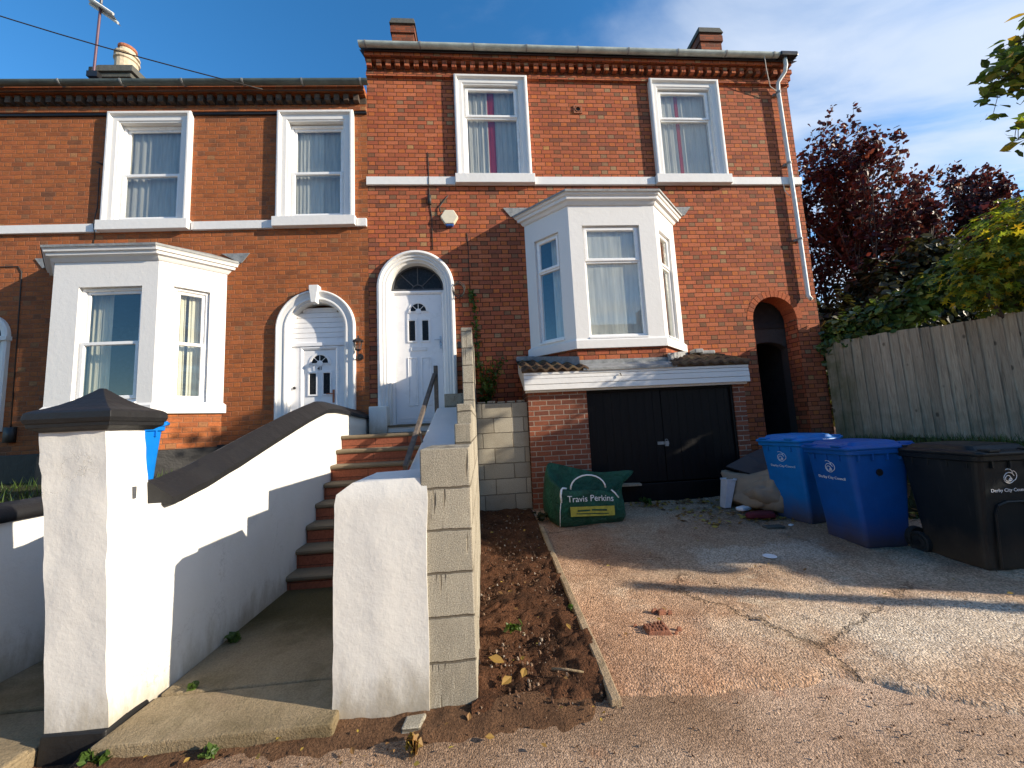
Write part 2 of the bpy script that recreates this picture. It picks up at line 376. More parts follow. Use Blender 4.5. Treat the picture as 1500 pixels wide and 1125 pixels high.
def spill(t, p, c, box, soft, amt, col):
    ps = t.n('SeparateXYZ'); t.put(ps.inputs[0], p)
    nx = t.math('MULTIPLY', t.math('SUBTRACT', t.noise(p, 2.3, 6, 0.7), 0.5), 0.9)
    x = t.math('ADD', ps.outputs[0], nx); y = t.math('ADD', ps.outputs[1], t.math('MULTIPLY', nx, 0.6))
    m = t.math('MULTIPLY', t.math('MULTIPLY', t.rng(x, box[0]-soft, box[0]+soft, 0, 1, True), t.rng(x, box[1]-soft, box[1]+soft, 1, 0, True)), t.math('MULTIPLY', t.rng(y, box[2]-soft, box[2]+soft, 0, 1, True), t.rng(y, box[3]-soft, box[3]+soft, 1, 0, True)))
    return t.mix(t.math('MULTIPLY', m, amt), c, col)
def ground_mat(name, stops, grain=90, gcon=0.35, bump=0.012, patches=(), speck=None, scale=1.4, rough=0.92, crack=None, spills=()):
    t = NT(name); p = t.obj()
    c = t.ramp(t.noise(p, scale, 7, 0.62, 0.3), stops)
    for (sc, lo, hi, amt, col) in patches:
        c = t.mix(t.rng(t.noise(p, sc, 6, 0.65, 0.4), lo, hi, 0, amt), c, col)
    for sp_ in spills: c = spill(t, p, c, *sp_)
    g = t.noise(p, grain, 4, 0.75)
    c = t.mix(1.0, c, t.rng(g, 0.3, 0.7, 1-gcon, 1+gcon), 'MULTIPLY')
    h = t.math('ADD', g, t.math('MULTIPLY', t.noise(p, grain*0.25, 5, 0.7), 1.5))
    if crack:
        wv = t.n('VectorMath', operation='ADD'); t.put(wv.inputs[0], p)
        wc_ = t.n('VectorMath', operation='SCALE'); t.put(wc_.inputs[0], t.noise(p, 2.6, 6, 0.7, col=True)); wc_.inputs['Scale'].default_value = 0.55
        t.put(wv.inputs[1], wc_.outputs[0])
        vc = t.n('TexVoronoi', feature='DISTANCE_TO_EDGE'); vc.inputs['Scale'].default_value = crack; t.put(vc.inputs['Vector'], wv.outputs[0])
        ck = t.math('MULTIPLY', t.rng(vc.outputs['Distance'], 0.003, 0.014, 1, 0, True), t.rng(t.noise(p, 0.9, 3), 0.46, 0.56, 0, 1, True))
        c = t.mix(t.math('MULTIPLY', ck, 0.5), c, (0.10, 0.065, 0.035))
        h = t.math('SUBTRACT', h, t.math('MULTIPLY', ck, 2.5))
    if speck:
        vo = t.n('TexVoronoi'); vo.inputs['Scale'].default_value = speck[0]; t.put(vo.inputs['Vector'], p)
        sc_ = t.n('SeparateColor'); t.put(sc_.inputs[0], vo.outputs['Color'])
        c = t.mix(t.rng(sc_.outputs[0], 0.0, 1.0, 0.0, 1.0), t.mix(1.0, c, speck[1], 'MULTIPLY'), t.mix(1.0, c, speck[2], 'MULTIPLY'))
        h = t.math('ADD', h, t.math('MULTIPLY', vo.outputs['Distance'], -1.2))
    return t.done(t.bsdf(c, rough, t.bump(h, bump, 1.0), spec=0.2))
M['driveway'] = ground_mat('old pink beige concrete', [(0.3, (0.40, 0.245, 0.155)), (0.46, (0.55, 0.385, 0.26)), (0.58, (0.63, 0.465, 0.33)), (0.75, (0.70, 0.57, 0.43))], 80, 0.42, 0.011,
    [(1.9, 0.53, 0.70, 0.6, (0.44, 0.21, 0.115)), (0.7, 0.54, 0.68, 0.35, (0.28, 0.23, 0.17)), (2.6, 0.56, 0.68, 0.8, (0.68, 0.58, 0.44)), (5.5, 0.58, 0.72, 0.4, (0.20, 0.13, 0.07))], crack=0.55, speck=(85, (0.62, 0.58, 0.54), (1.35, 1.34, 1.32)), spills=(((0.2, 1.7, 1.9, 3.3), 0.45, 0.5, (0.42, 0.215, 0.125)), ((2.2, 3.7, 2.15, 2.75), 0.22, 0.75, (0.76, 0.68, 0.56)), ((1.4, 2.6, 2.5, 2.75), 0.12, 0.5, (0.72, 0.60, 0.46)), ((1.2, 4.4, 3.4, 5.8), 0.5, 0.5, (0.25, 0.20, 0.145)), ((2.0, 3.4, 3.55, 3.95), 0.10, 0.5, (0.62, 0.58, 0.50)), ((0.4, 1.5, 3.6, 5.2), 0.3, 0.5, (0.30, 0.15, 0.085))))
M['pavement'] = ground_mat('gritty pink tarmac', [(0.3, (0.44, 0.30, 0.21)), (0.5, (0.60, 0.44, 0.325)), (0.7, (0.68, 0.53, 0.405))], 130, 0.4, 0.008,
    [(1.1, 0.52, 0.66, 0.5, (0.30, 0.185, 0.10)), (3.0, 0.58, 0.70, 0.5, (0.38, 0.16, 0.085))], speck=(125, (0.6, 0.57, 0.55), (1.35, 1.32, 1.28)), spills=(((-2.5, 1.25, 1.78, 2.6), 0.25, 0.72, (0.20, 0.12, 0.068)),))
M['soil'] = ground_mat('dark brown soil', [(0.3, (0.055, 0.026, 0.013)), (0.5, (0.12, 0.052, 0.025)), (0.7, (0.20, 0.088, 0.042))], 55, 0.5, 0.05,
    [(3.5, 0.58, 0.7, 0.6, (0.30, 0.15, 0.08)), (7, 0.6, 0.7, 0.6, (0.03, 0.02, 0.012))], scale=4)
M['dirt'] = ground_mat('dark gritty dirt', [(0.3, (0.11, 0.056, 0.03)), (0.6, (0.20, 0.108, 0.058)), (0.8, (0.33, 0.19, 0.11))], 80, 0.5, 0.03, scale=5)
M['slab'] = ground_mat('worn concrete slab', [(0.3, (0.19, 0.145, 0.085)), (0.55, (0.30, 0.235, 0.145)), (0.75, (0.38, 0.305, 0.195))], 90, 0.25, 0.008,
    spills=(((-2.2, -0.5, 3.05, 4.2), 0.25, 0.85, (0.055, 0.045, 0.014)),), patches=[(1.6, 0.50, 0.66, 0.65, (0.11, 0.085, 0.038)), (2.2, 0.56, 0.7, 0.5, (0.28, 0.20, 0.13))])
M['bank'] = ground_mat('mossy earth', [(0.3, (0.03, 0.028, 0.015)), (0.55, (0.05, 0.055, 0.02)), (0.8, (0.08, 0.085, 0.03))], 40, 0.5, 0.05, scale=5)
M['kerb'] = ground_mat('concrete edging', [(0.3, (0.26, 0.19, 0.12)), (0.7, (0.38, 0.29, 0.19))], 80, 0.3, 0.008, [(6, 0.55, 0.7, 0.6, (0.12, 0.10, 0.05))], scale=4)
M['moss'] = simple_mat('dark moss', (0.045, 0.045, 0.012), 0.95, 0, 0.5, 40, 0.01)
M['leaf_purple'] = leaf_mat('purple leaves', [(0, (0.030, 0.010, 0.016)), (0.5, (0.060, 0.014, 0.020)), (0.8, (0.10, 0.02, 0.024)), (1, (0.15, 0.05, 0.04))], 0.5, 0.3)
M['leaf_maple'] = leaf_mat('yellow green leaves', [(0, (0.045, 0.085, 0.015)), (0.4, (0.13, 0.20, 0.022)), (0.75, (0.26, 0.31, 0.03)), (0.9, (0.42, 0.36, 0.02)), (1, (0.60, 0.38, 0.02))], 0.45, 0.5)
M['leaf_branch'] = leaf_mat('big green leaves', [(0, (0.03, 0.055, 0.016)), (0.4, (0.09, 0.145, 0.03)), (0.8, (0.19, 0.26, 0.045)), (0.95, (0.28, 0.31, 0.05)), (1, (0.48, 0.25, 0.03))], 0.4, 0.45)
M['leaf_hedge'] = leaf_mat('dark ivy leaves', [(0, (0.028, 0.055, 0.013)), (0.6, (0.06, 0.11, 0.025)), (0.9, (0.12, 0.185, 0.04)), (1, (0.24, 0.24, 0.045))], 0.35, 0.2)
M['leaf_dark'] = leaf_mat('dark shrub leaves', [(0, (0.016, 0.020, 0.010)), (0.6, (0.035, 0.040, 0.016)), (1, (0.08, 0.075, 0.025))], 0.5, 0.25)
M['leaf_weed'] = leaf_mat('weed leaves', [(0, (0.04, 0.08, 0.015)), (1, (0.10, 0.17, 0.03))], 0.5, 0.35)
M['leaf_fallen'] = leaf_mat('fallen leaves', [(0, (0.12, 0.06, 0.025)), (0.5, (0.26, 0.14, 0.04)), (0.8, (0.42, 0.30, 0.05)), (1, (0.30, 0.26, 0.06))], 0.6, 0.2)
M['bark'] = simple_mat('grey brown bark', (0.07, 0.05, 0.04), 0.9, 0, 0.35, 20, 0.01)
M['grass'] = leaf_mat('grass blades', [(0, (0.03, 0.06, 0.012)), (1, (0.09, 0.14, 0.03))], 0.5, 0.3)

# ------------------------------------------------------------------ mesh helpers
MAT = {}                                   # root object -> its matrix (no depsgraph needed)
def thing(name, label, cat, loc=(0, 0, 0), rz=0.0, group=None):
    o = bpy.data.objects.new(name, None); COL.objects.link(o)
    o.empty_display_size = 0.2
    o.location = loc; o.rotation_euler = (0, 0, rz)
    o['label'] = label; o['category'] = cat
    if group: o['group'] = group
    MAT[o.name] = Matrix.Translation(Vector(loc)) @ Matrix.Rotation(rz, 4, 'Z')
    return o
def root_of(o):
    while o.parent: o = o.parent
    return o
def tag(o, label, cat, group=None, kind=None):
    o['label'] = label; o['category'] = cat
    if group: o['group'] = group
    if kind: o['kind'] = kind
    return o

class MB:
    def __init__(s, xf=None):
        s.v = []; s.f = []; s.xf = xf
    def add(s, pts):
        i = len(s.v)
        for p in pts:
            s.v.append(tuple(s.xf(*p)) if s.xf else tuple(p))
        return i
    def poly(s, pts):
        i = s.add(pts); s.f.append(tuple(range(i, i+len(pts))))
    def box(s, x0, x1, y0, y1, z0, z1):
        i = s.add([(x0,y0,z0),(x1,y0,z0),(x1,y1,z0),(x0,y1,z0),(x0,y0,z1),(x1,y0,z1),(x1,y1,z1),(x0,y1,z1)])
        for q in ((0,3,2,1),(4,5,6,7),(0,1,5,4),(1,2,6,5),(2,3,7,6),(3,0,4,7)):
            s.f.append(tuple(i+k for k in q))
    def hexa(s, p):                        # eight points: bottom loop then top loop
        i = s.add(p)
        for q in ((0,3,2,1),(4,5,6,7),(0,1,5,4),(1,2,6,5),(2,3,7,6),(3,0,4,7)):
            s.f.append(tuple(i+k for k in q))
    def prism(s, pl, a, b, axis='y'):
        f = {'y': lambda p, t: (p[0], t, p[1]), 'x': lambda p, t: (t, p[0], p[1]), 'z': lambda p, t: (p[0], p[1], t)}[axis]
        n = len(pl); i = s.add([f(p, a) for p in pl] + [f(p, b) for p in pl])
        s.f.append(tuple(i+k for k in range(n))[::-1]); s.f.append(tuple(i+n+k for k in range(n)))
        for k in range(n):
            j = (k+1) % n
            s.f.append((i+k, i+j, i+n+j, i+n+k))
    def grid(s, rows, cu=False, cv=False, caps=False):
        n = len(rows[0]); i = s.add([p for r in rows for p in r]); m = len(rows)
        for a in range(m if cv else m-1):
            b = (a+1) % m
            for k in range(n if cu else n-1):
                j = (k+1) % n
                s.f.append((i+a*n+k, i+a*n+j, i+b*n+j, i+b*n+k))
        if caps:
            s.f.append(tuple(i+k for k in range(n))[::-1]); s.f.append(tuple(i+(m-1)*n+k for k in range(n)))
    def tube(s, path, r, n=8, caps=True):
        P = [Vector(p) for p in path]; rows = []
        up = Vector((0, 0, 1)); prev = None
        for k, p in enumerate(P):
            d = (P[min(k+1, len(P)-1)] - P[max(k-1, 0)]).normalized()
            if prev is None:
                a = d.cross(up if abs(d.z) < 0.95 else Vector((1, 0, 0))).normalized()
            else:
                a = (prev - d*prev.dot(d)).normalized()
            prev = a; b = d.cross(a)
            rr = r[k] if isinstance(r, (list, tuple)) else r
            rows.append([tuple(p + rr*(math.cos(2*math.pi*q/n)*a + math.sin(2*math.pi*q/n)*b)) for q in range(n)])
        s.grid(rows, cu=True, caps=caps)
    def lathe(s, prof, c, n=16, axis='z'):
        rows = []
        for r, h in prof:
            row = []
            for q in range(n):
                a = 2*math.pi*q/n; x, y = r*math.cos(a), r*math.sin(a)
                row.append((c[0]+x, c[1]+y, c[2]+h) if axis == 'z' else ((c[0]+x, c[1]+h, c[2]+y) if axis == 'y' else (c[0]+h, c[1]+x, c[2]+y)))
            rows.append(row)
        s.grid(rows, cu=True, caps=True)
    def frame4(s, x0, x1, z0, z1, prof):   # closed mitred sweep round a rectangle, profile = (inset, outward)
        s.grid([[(x0+i, o, z0+i), (x0+i, o, z1-i), (x1-i, o, z1-i), (x1-i, o, z0+i)] for i, o in prof], cu=True, cv=True)
    def frame3(s, x0, x1, z0, z1, prof):   # open at the bottom
        s.grid([[(x0+i, o, z0), (x0+i, o, z1-i), (x1-i, o, z1-i), (x1-i, o, z0)] for i, o in prof], cv=True)
    def frame_arch(s, xc, R, z0, zs, prof, n=28):
        rows = []
        for i, o in prof:
            r = R - i
            rows.append([(xc-r, o, z0)] + [(xc-r*math.cos(math.pi*k/n), o, zs+r*math.sin(math.pi*k/n)) for k in range(n+1)] + [(xc+r, o, z0)])
        s.grid(rows, cv=True)
    def half_disc(s, xc, r, zs, o0, o1, n=24):
        s.prism([(xc-r*math.cos(math.pi*k/n), zs+r*math.sin(math.pi*k/n)) for k in range(n+1)], o0, o1)
    def panel(s, outer, holes, a, b, f=None):
        cu_ = bpy.data.curves.new('panel', 'CURVE'); cu_.dimensions = '2D'; cu_.fill_mode = 'BOTH'
        cu_.extrude = abs(b-a)/2
        for lp in [outer] + holes:
            sp = cu_.splines.new('POLY'); sp.points.add(len(lp)-1); sp.use_cyclic_u = True
            for k, p in enumerate(lp): sp.points[k].co = (p[0], p[1], 0, 1)
        ob = bpy.data.objects.new('panel', cu_)
        me = ob.to_mesh(); mid = (a+b)/2
        i = s.add([(w.co.x, mid + w.co.z, w.co.y) for w in me.vertices])
        for p in me.polygons: s.f.append(tuple(i+k for k in p.vertices))
        ob.to_mesh_clear(); bpy.data.objects.remove(ob); bpy.data.curves.remove(cu_)
    def text(s, body, size, depth=0.002, space=1.0):  # local: x along, outward o, z up
        cu_ = bpy.data.curves.new('text', 'FONT'); cu_.body = body; cu_.size = size; cu_.extrude = depth; cu_.resolution_u = 3
        cu_.space_character = space; cu_.align_x = 'CENTER'
        ob = bpy.data.objects.new('text', cu_)
        me = ob.to_mesh()
        i = s.add([(w.co.x, w.co.z, w.co.y) for w in me.vertices])
        for p in me.polygons: s.f.append(tuple(i+k for k in p.vertices))
        ob.to_mesh_clear(); bpy.data.objects.remove(ob); bpy.data.curves.remove(cu_)
    def build(s, name, mat, parent=None, smooth=False, bevel=0.0, recalc=True, auto=None):
        me = bpy.data.meshes.new(name)
        vs = s.v
        if parent is not None:
            inv = MAT[root_of(parent).name].inverted()
            vs = [tuple(inv @ Vector(p)) for p in vs]
        me.from_pydata(vs, [], s.f); me.update()
        if recalc:
            bm = bmesh.new(); bm.from_mesh(me)
            bmesh.ops.remove_doubles(bm, verts=bm.verts, dist=1e-5)
            bmesh.ops.recalc_face_normals(bm, faces=bm.faces)
            bm.to_mesh(me); bm.free()
        me.materials.append(M[mat])
        if smooth:
            me.polygons.foreach_set('use_smooth', [True]*len(me.polygons))
        o = bpy.data.objects.new(name, me); COL.objects.link(o)
        if parent is not None: o.parent = parent
        if bevel:
            b = o.modifiers.new('bevel', 'BEVEL'); b.width = bevel; b.segments = 2; b.limit_method = 'ANGLE'; b.angle_limit = R_(40)
        return o

def structure(name, mb, mat, **kw):
    o = mb.build(name, mat, None, **kw); o['kind'] = 'structure'
    return o

def offset_path(pts, d):
    out = []
    n = len(pts)
    for k in range(n):
        p = Vector(pts[k]).to_2d()
        ns = []
        if k > 0:
            t = (p - Vector(pts[k-1]).to_2d()).normalized(); ns.append(Vector((t.y, -t.x)))
        if k < n-1:
            t = (Vector(pts[k+1]).to_2d() - p).normalized(); ns.append(Vector((t.y, -t.x)))
        if len(ns) == 1:
            # end on the wall: slide along the wall line (y = const)
            q = p + ns[0]*d; t = Vector((ns[0].y, -ns[0].x))
            s_ = (p.y - q.y)/t.y if abs(t.y) > 1e-6 else 0
            out.append(tuple(q + t*s_))
        else:
            b = (ns[0]+ns[1]).normalized()
            out.append(tuple(p + b*(d/b.dot(ns[0]))))
    return out

D = 6.5                                     # the brick facade stands at y = D
XL = -1.86                                  # seam between the two houses
LA = R_(-1.55)                              # the lower house turns back slightly
def main_xf(x, o, z): return (x, D-o, z)
_c, _s = math.cos(LA), math.sin(LA)
def left_xf(x, o, z): return (XL + x*_c + o*_s, D + x*_s - o*_c, z)

# ------------------------------------------------------------------ windows
def wavy(mb, x0, x1, o, z0, z1, amp, waves, n=60, seed=0):
    amp *= 0.45
    rnd = random.Random(seed); ph = [rnd.uniform(0, 6.28) for _ in range(4)]
    def off(t, zz):
        return o + amp*(math.sin(waves*6.283*t+ph[0]) + 0.5*math.sin(waves*2.3*6.283*t+ph[1]) + 0.25*math.sin(waves*4.1*6.283*t+ph[2]+zz))
    zs = [z0 + (z1-z0)*k/6 for k in range(7)]
    mb.grid([[(x0+(x1-x0)*k/n, off(k/n, zz*0.7), zz) for k in range(n+1)] for zz in zs])

def window(house, xf, x0, x1, z0, z1, o, style, label=None, split=0.3, parent_part=None, curt=None, trim='upvc'):
    """frame with its panes and curtains; returns the frame object"""
    f = MB(xf); w = 0.05
    f.frame4(x0, x1, z0, z1, [(0, o-0.07), (0, o), (w*0.75, o), (w, o-0.02), (w, o-0.07)])
    a0, a1, b0, b1 = x0+w, x1-w, z0+w, z1-w
    if style == 'sash':
        zm = b0 + (b1-b0)*split
        f.frame4(a0+0.001, a1-0.001, zm-0.005, b1, [(0, o-0.06), (0, o-0.03), (0.035, o-0.03), (0.042, o-0.042), (0.042, o-0.06)])
        f.frame4(a0-0.012, a1+0.012, b0, zm+0.04, [(0, o-0.03), (0, o+0.012), (0.045, o+0.012), (0.053, o), (0.053, o-0.03)])
        panes = [(a0+0.04, a1-0.04, zm+0.035, b1-0.04, o-0.05), (a0+0.04, a1-0.04, b0+0.05, zm-0.01, o-0.012)]
    else:
        zm = b1 - (b1-b0)*split
        f.box(a0, a1, o-0.06, o-0.002, zm-0.03, zm+0.012)
        f.frame4(a0-0.018, a1+0.018, zm+0.002, b1+0.02, [(0, o-0.03), (0, o+0.018), (0.04, o+0.018), (0.05, o+0.004), (0.05, o-0.03)])
        panes = [(a0+0.03, a1-0.03, zm+0.05, b1-0.03, o-0.01), (a0, a1, b0, zm-0.03, o-0.03)]
    name = 'window' if parent_part is None else 'window_frame'
    fo = f.build(name, trim, parent_part or house, bevel=0.004)
    if label: fo['label'] = label
    for (p0, p1, q0, q1, oo) in panes:
        g = MB(xf); g.box(p0-0.004, p1+0.004, oo-0.003, oo+0.003, q0-0.004, q1+0.004)
        g.build('pane', 'glass', fo if parent_part is None else parent_part)
    for c in (curt or []):
        (mat, c0, c1, d0, d1, depth, amp, waves) = c
        g = MB(xf); wavy(g, c0, c1, o-depth, d0, d1, amp, waves, seed=int(abs(c0*100)))
        g.build('curtain', mat, fo if parent_part is None else parent_part, smooth=True)
    return fo

def surround(win, xf, x0, x1, z0, z1, wid):
    m = MB(xf)
    m.frame3(x0, x1, z0, z1, [(0, -0.02), (0, 0.075), (0.022, 0.088), (0.05, 0.088), (0.062, 0.06), (0.075, 0.045), (wid-0.03, 0.045), (wid-0.02, 0.03), (wid, 0.03), (wid, -0.10), (wid*0.6, -0.10)])
    m.build('surround', 'white_trim', win, bevel=0.003)

def arch_pts(xc, r, z0, zs, n=24):
    return [(xc-r, z0)] + [(xc-r*math.cos(math.pi*k/n), zs+r*math.sin(math.pi*k/n)) for k in range(n+1)] + [(xc+r, z0)]
def rect(x0, x1, z0, z1): return [(x0, z0), (x0, z1), (x1, z1), (x1, z0)]

def dentil_cornice(house, xf, x0, x1, zt, mat, blackband, pitch=0.166, ret=None):
    """brick band, dentil blocks and the top course; zt = underside of the gutter course at the wall"""
    m = MB(xf)
    xe = x1 + (0.0 if ret is None else 0.0)
    m.box(x0, x1, -0.02, 0.05, zt-0.29, zt-0.215)
    m.box(x0, x1, -0.02, 0.028, zt-0.215, zt-0.155)
    m.box(x0, x1, -0.02, 0.17 if ret is None else 0.17, zt-0.005, zt+0.085)
    m.box(x0, x1, -0.02, 0.10, zt-0.03, zt-0.005)
    n = int((x1-x0)/pitch); dm = MB(xf) if blackband else m
    if blackband: dm.box(x0, x1, -0.02, 0.032, zt-0.153, zt-0.032)
    for k in range(n):
        a = x0 + 0.03 + (x1-x0-0.06)*k/n
        jx = random.uniform(-0.006, 0.006)
        dm.box(a+jx, a+0.088+jx, -0.02, 0.122+random.uniform(-0.006, 0.006), zt-0.155, zt-0.03)
    c = m.build('cornice', mat, house, bevel=0.004)
    if blackband:
        b = MB(xf); b.box(x0, x1, -0.01, 0.035, zt-0.335, zt-0.29)
        b.build('painted_band', 'black_paint', c)
        dm.build('dentil_course', 'brick_sooty', c, bevel=0.004)
    return c

def gutter(house, xf, x0, x1, z, o, mat, step=0.95, r=0.062):
    rows = []
    xs = [x0, x1]
    g = MB(xf)
    prof = []
    for k in range(13):
        a = math.pi*k/12
        prof.append((o - r*math.cos(a), z - r*math.sin(a)))
    inner = [(o - (r-0.006)*math.cos(math.pi*k/12), z - (r-0.006)*math.sin(math.pi*k/12)) for k in range(12, -1, -1)]
    ring = prof + inner
    g.grid([[(x, p[0], p[1]) for p in ring] for x in xs], cu=True, caps=True)
    go = g.build('gutter', mat, house, smooth=False)
    n = max(1, int((x1-x0)/step))
    for k in range(n+1):
        b = MB(xf)
        x = x0 + 0.12 + (x1-x0-0.24)*k/n
        rr = r+0.008
        b.grid([[(xx, o - rr*math.cos(math.pi*q/10), z - rr*math.sin(math.pi*q/10)) for q in range(11)] + [(xx, o-0.005+(0.0), z-0.001)] for xx in (x-0.014, x+0.014)], cu=True, caps=True)
        b.build('bracket', 'lead', go)
    return go

# ------------------------------------------------------------------ main brick house
def canted_bay(house, xf, pts, zb, zt, front_win, left_win, right_win, style, cornice_prof, sill_o, curtains, lab):
    """pts: four plan points (x, outward) from wall to wall"""
    bay = MB(xf)
    segs = []
    for k in range(3):
        (xa, oa), (xb, ob_) = pts[k], pts[k+1]
        L = math.hypot(xb-xa, ob_-oa); tx, to = (xb-xa)/L, (ob_-oa)/L
        nx, no = -to, tx                      # outward normal in (x, o)
        segs.append((xa, oa, tx, to, nx, no, L))
    def seg_xf(k):
        xa, oa, tx, to, nx, no, L = segs[k]
        return lambda t, q, z: xf(xa + tx*t + nx*q, oa + to*t + no*q, z)
    wins = [left_win, front_win, right_win]
    for k in range(3):
        L = segs[k][6]; x0, x1, z0, z1 = wins[k]
        m = MB(seg_xf(k)); m.panel(rect(0.0 if k != 1 else 0.0, L, zb, zt), [rect(x0, x1, z0, z1)], -0.14, 0.0)
        i = len(bay.v); bay.v += m.v; bay.f += [tuple(q+i for q in f) for f in m.f]
    bo = bay.build('bay_window', 'white_trim', house)
    bo['label'] = lab
    # floor and ceiling close the box
    base = [(pts[0][0]+0.05, -0.15), (pts[1][0]+0.02, pts[1][1]-0.03), (pts[2][0]-0.02, pts[2][1]-0.03), (pts[3][0]-0.05, -0.15)]
    for z, nm in ((zb+0.01, 'floor_board'), (zt-0.03, 'ceiling_board')):
        cl = MB(xf)
        i = cl.add([(p[0], p[1], z) for p in base] + [(p[0], p[1], z+0.02) for p in base])
        cl.f += [(i, i+1, i+2, i+3), (i+7, i+6, i+5, i+4)] + [(i+k, i+(k+1) % 4, i+4+(k+1) % 4, i+4+k) for k in range(4)]
        cl.build(nm, 'room', bo)
    path = [(a, -b) for a, b in pts]
    # cornice swept round the plan
    co = MB(xf); rows = []
    for o_, z in cornice_prof:
        rows.append([(p[0], -p[1], z) for p in offset_path(path, o_)])
    co.grid(rows, cv=True)
    co.build('cornice', 'white_trim', bo, bevel=0.004)
    om, ztop = cornice_prof[-2][0], cornice_prof[-2][1]
    rf = MB(xf)
    lo = [(p[0], -p[1]) for p in offset_path(path, om+0.012)]
    ed = [(p[0], -p[1]) for p in offset_path(path, om-0.02)]
    rf.grid([[(p[0], p[1], ztop-0.025) for p in lo], [(p[0], p[1], ztop+0.012) for p in lo], [(p[0], p[1], ztop+0.02) for p in ed],
             [(pts[0][0]+0.25, -0.02, ztop+0.17), (pts[1][0], -0.02, ztop+0.17), (pts[2][0], -0.02, ztop+0.17), (pts[3][0]-0.25, -0.02, ztop+0.17)]])
    for sx, x in ((-1, lo[0][0]), (1, lo[3][0])):    # flashing on the wall
        rf.prism([(x-sx*0.02, ztop+0.0), (x-sx*0.30, ztop+0.16), (x+sx*0.16, ztop+0.16), (x+sx*0.03, ztop-0.01)], 0.004, 0.016)
    rf.build('lead_roof', 'lead', bo)
    si = MB(xf); rows = []
    for o_, z in ((-0.05, zb-0.0), (sill_o, zb), (sill_o, zb+0.13), (sill_o-0.015, zb+0.145), (0.003, zb+0.165), (-0.05, zb+0.165)):
        rows.append([(p[0], -p[1], z) for p in offset_path(path, o_)])
    si.grid(rows, cv=True)
    si.build('sill', 'white_trim', bo, bevel=0.004)
    for k in range(3):
        x0, x1, z0, z1 = wins[k]
        window(house, seg_xf(k), x0, x1, z0, z1, -0.05, style[0], split=style[1], parent_part=bo, curt=curtains[k])
        s2 = MB(seg_xf(k)); s2.prism([(-0.12, z0-0.03), (0.022, z0-0.03), (0.022, z0-0.008), (-0.06, z0+0.012), (-0.12, z0+0.012)], x0-0.0, x1+0.0, 'x')
        s2.build('window_sill', 'upvc', bo)
    return bo

def raised_frame(m, x0, x1, z0, z1, o, w=0.022, h=0.012):
    m.frame4(x0, x1, z0, z1, [(0, o-0.004), (0.004, o+h), (w-0.004, o+h), (w, o-0.004)])
def arch_ring(m, xc, zs, ro, ri, o, h=0.012, n=16):
    rows = []
    for r, oo in ((ro, o-0.004), (ro-0.006, o+h), (ri+0.006, o+h), (ri, o-0.004)):
        rows.append([(xc-r*math.cos(math.pi*k/n), oo, zs+r*math.sin(math.pi*k/n)) for k in range(n+1)])
    m.grid(rows, cv=True)

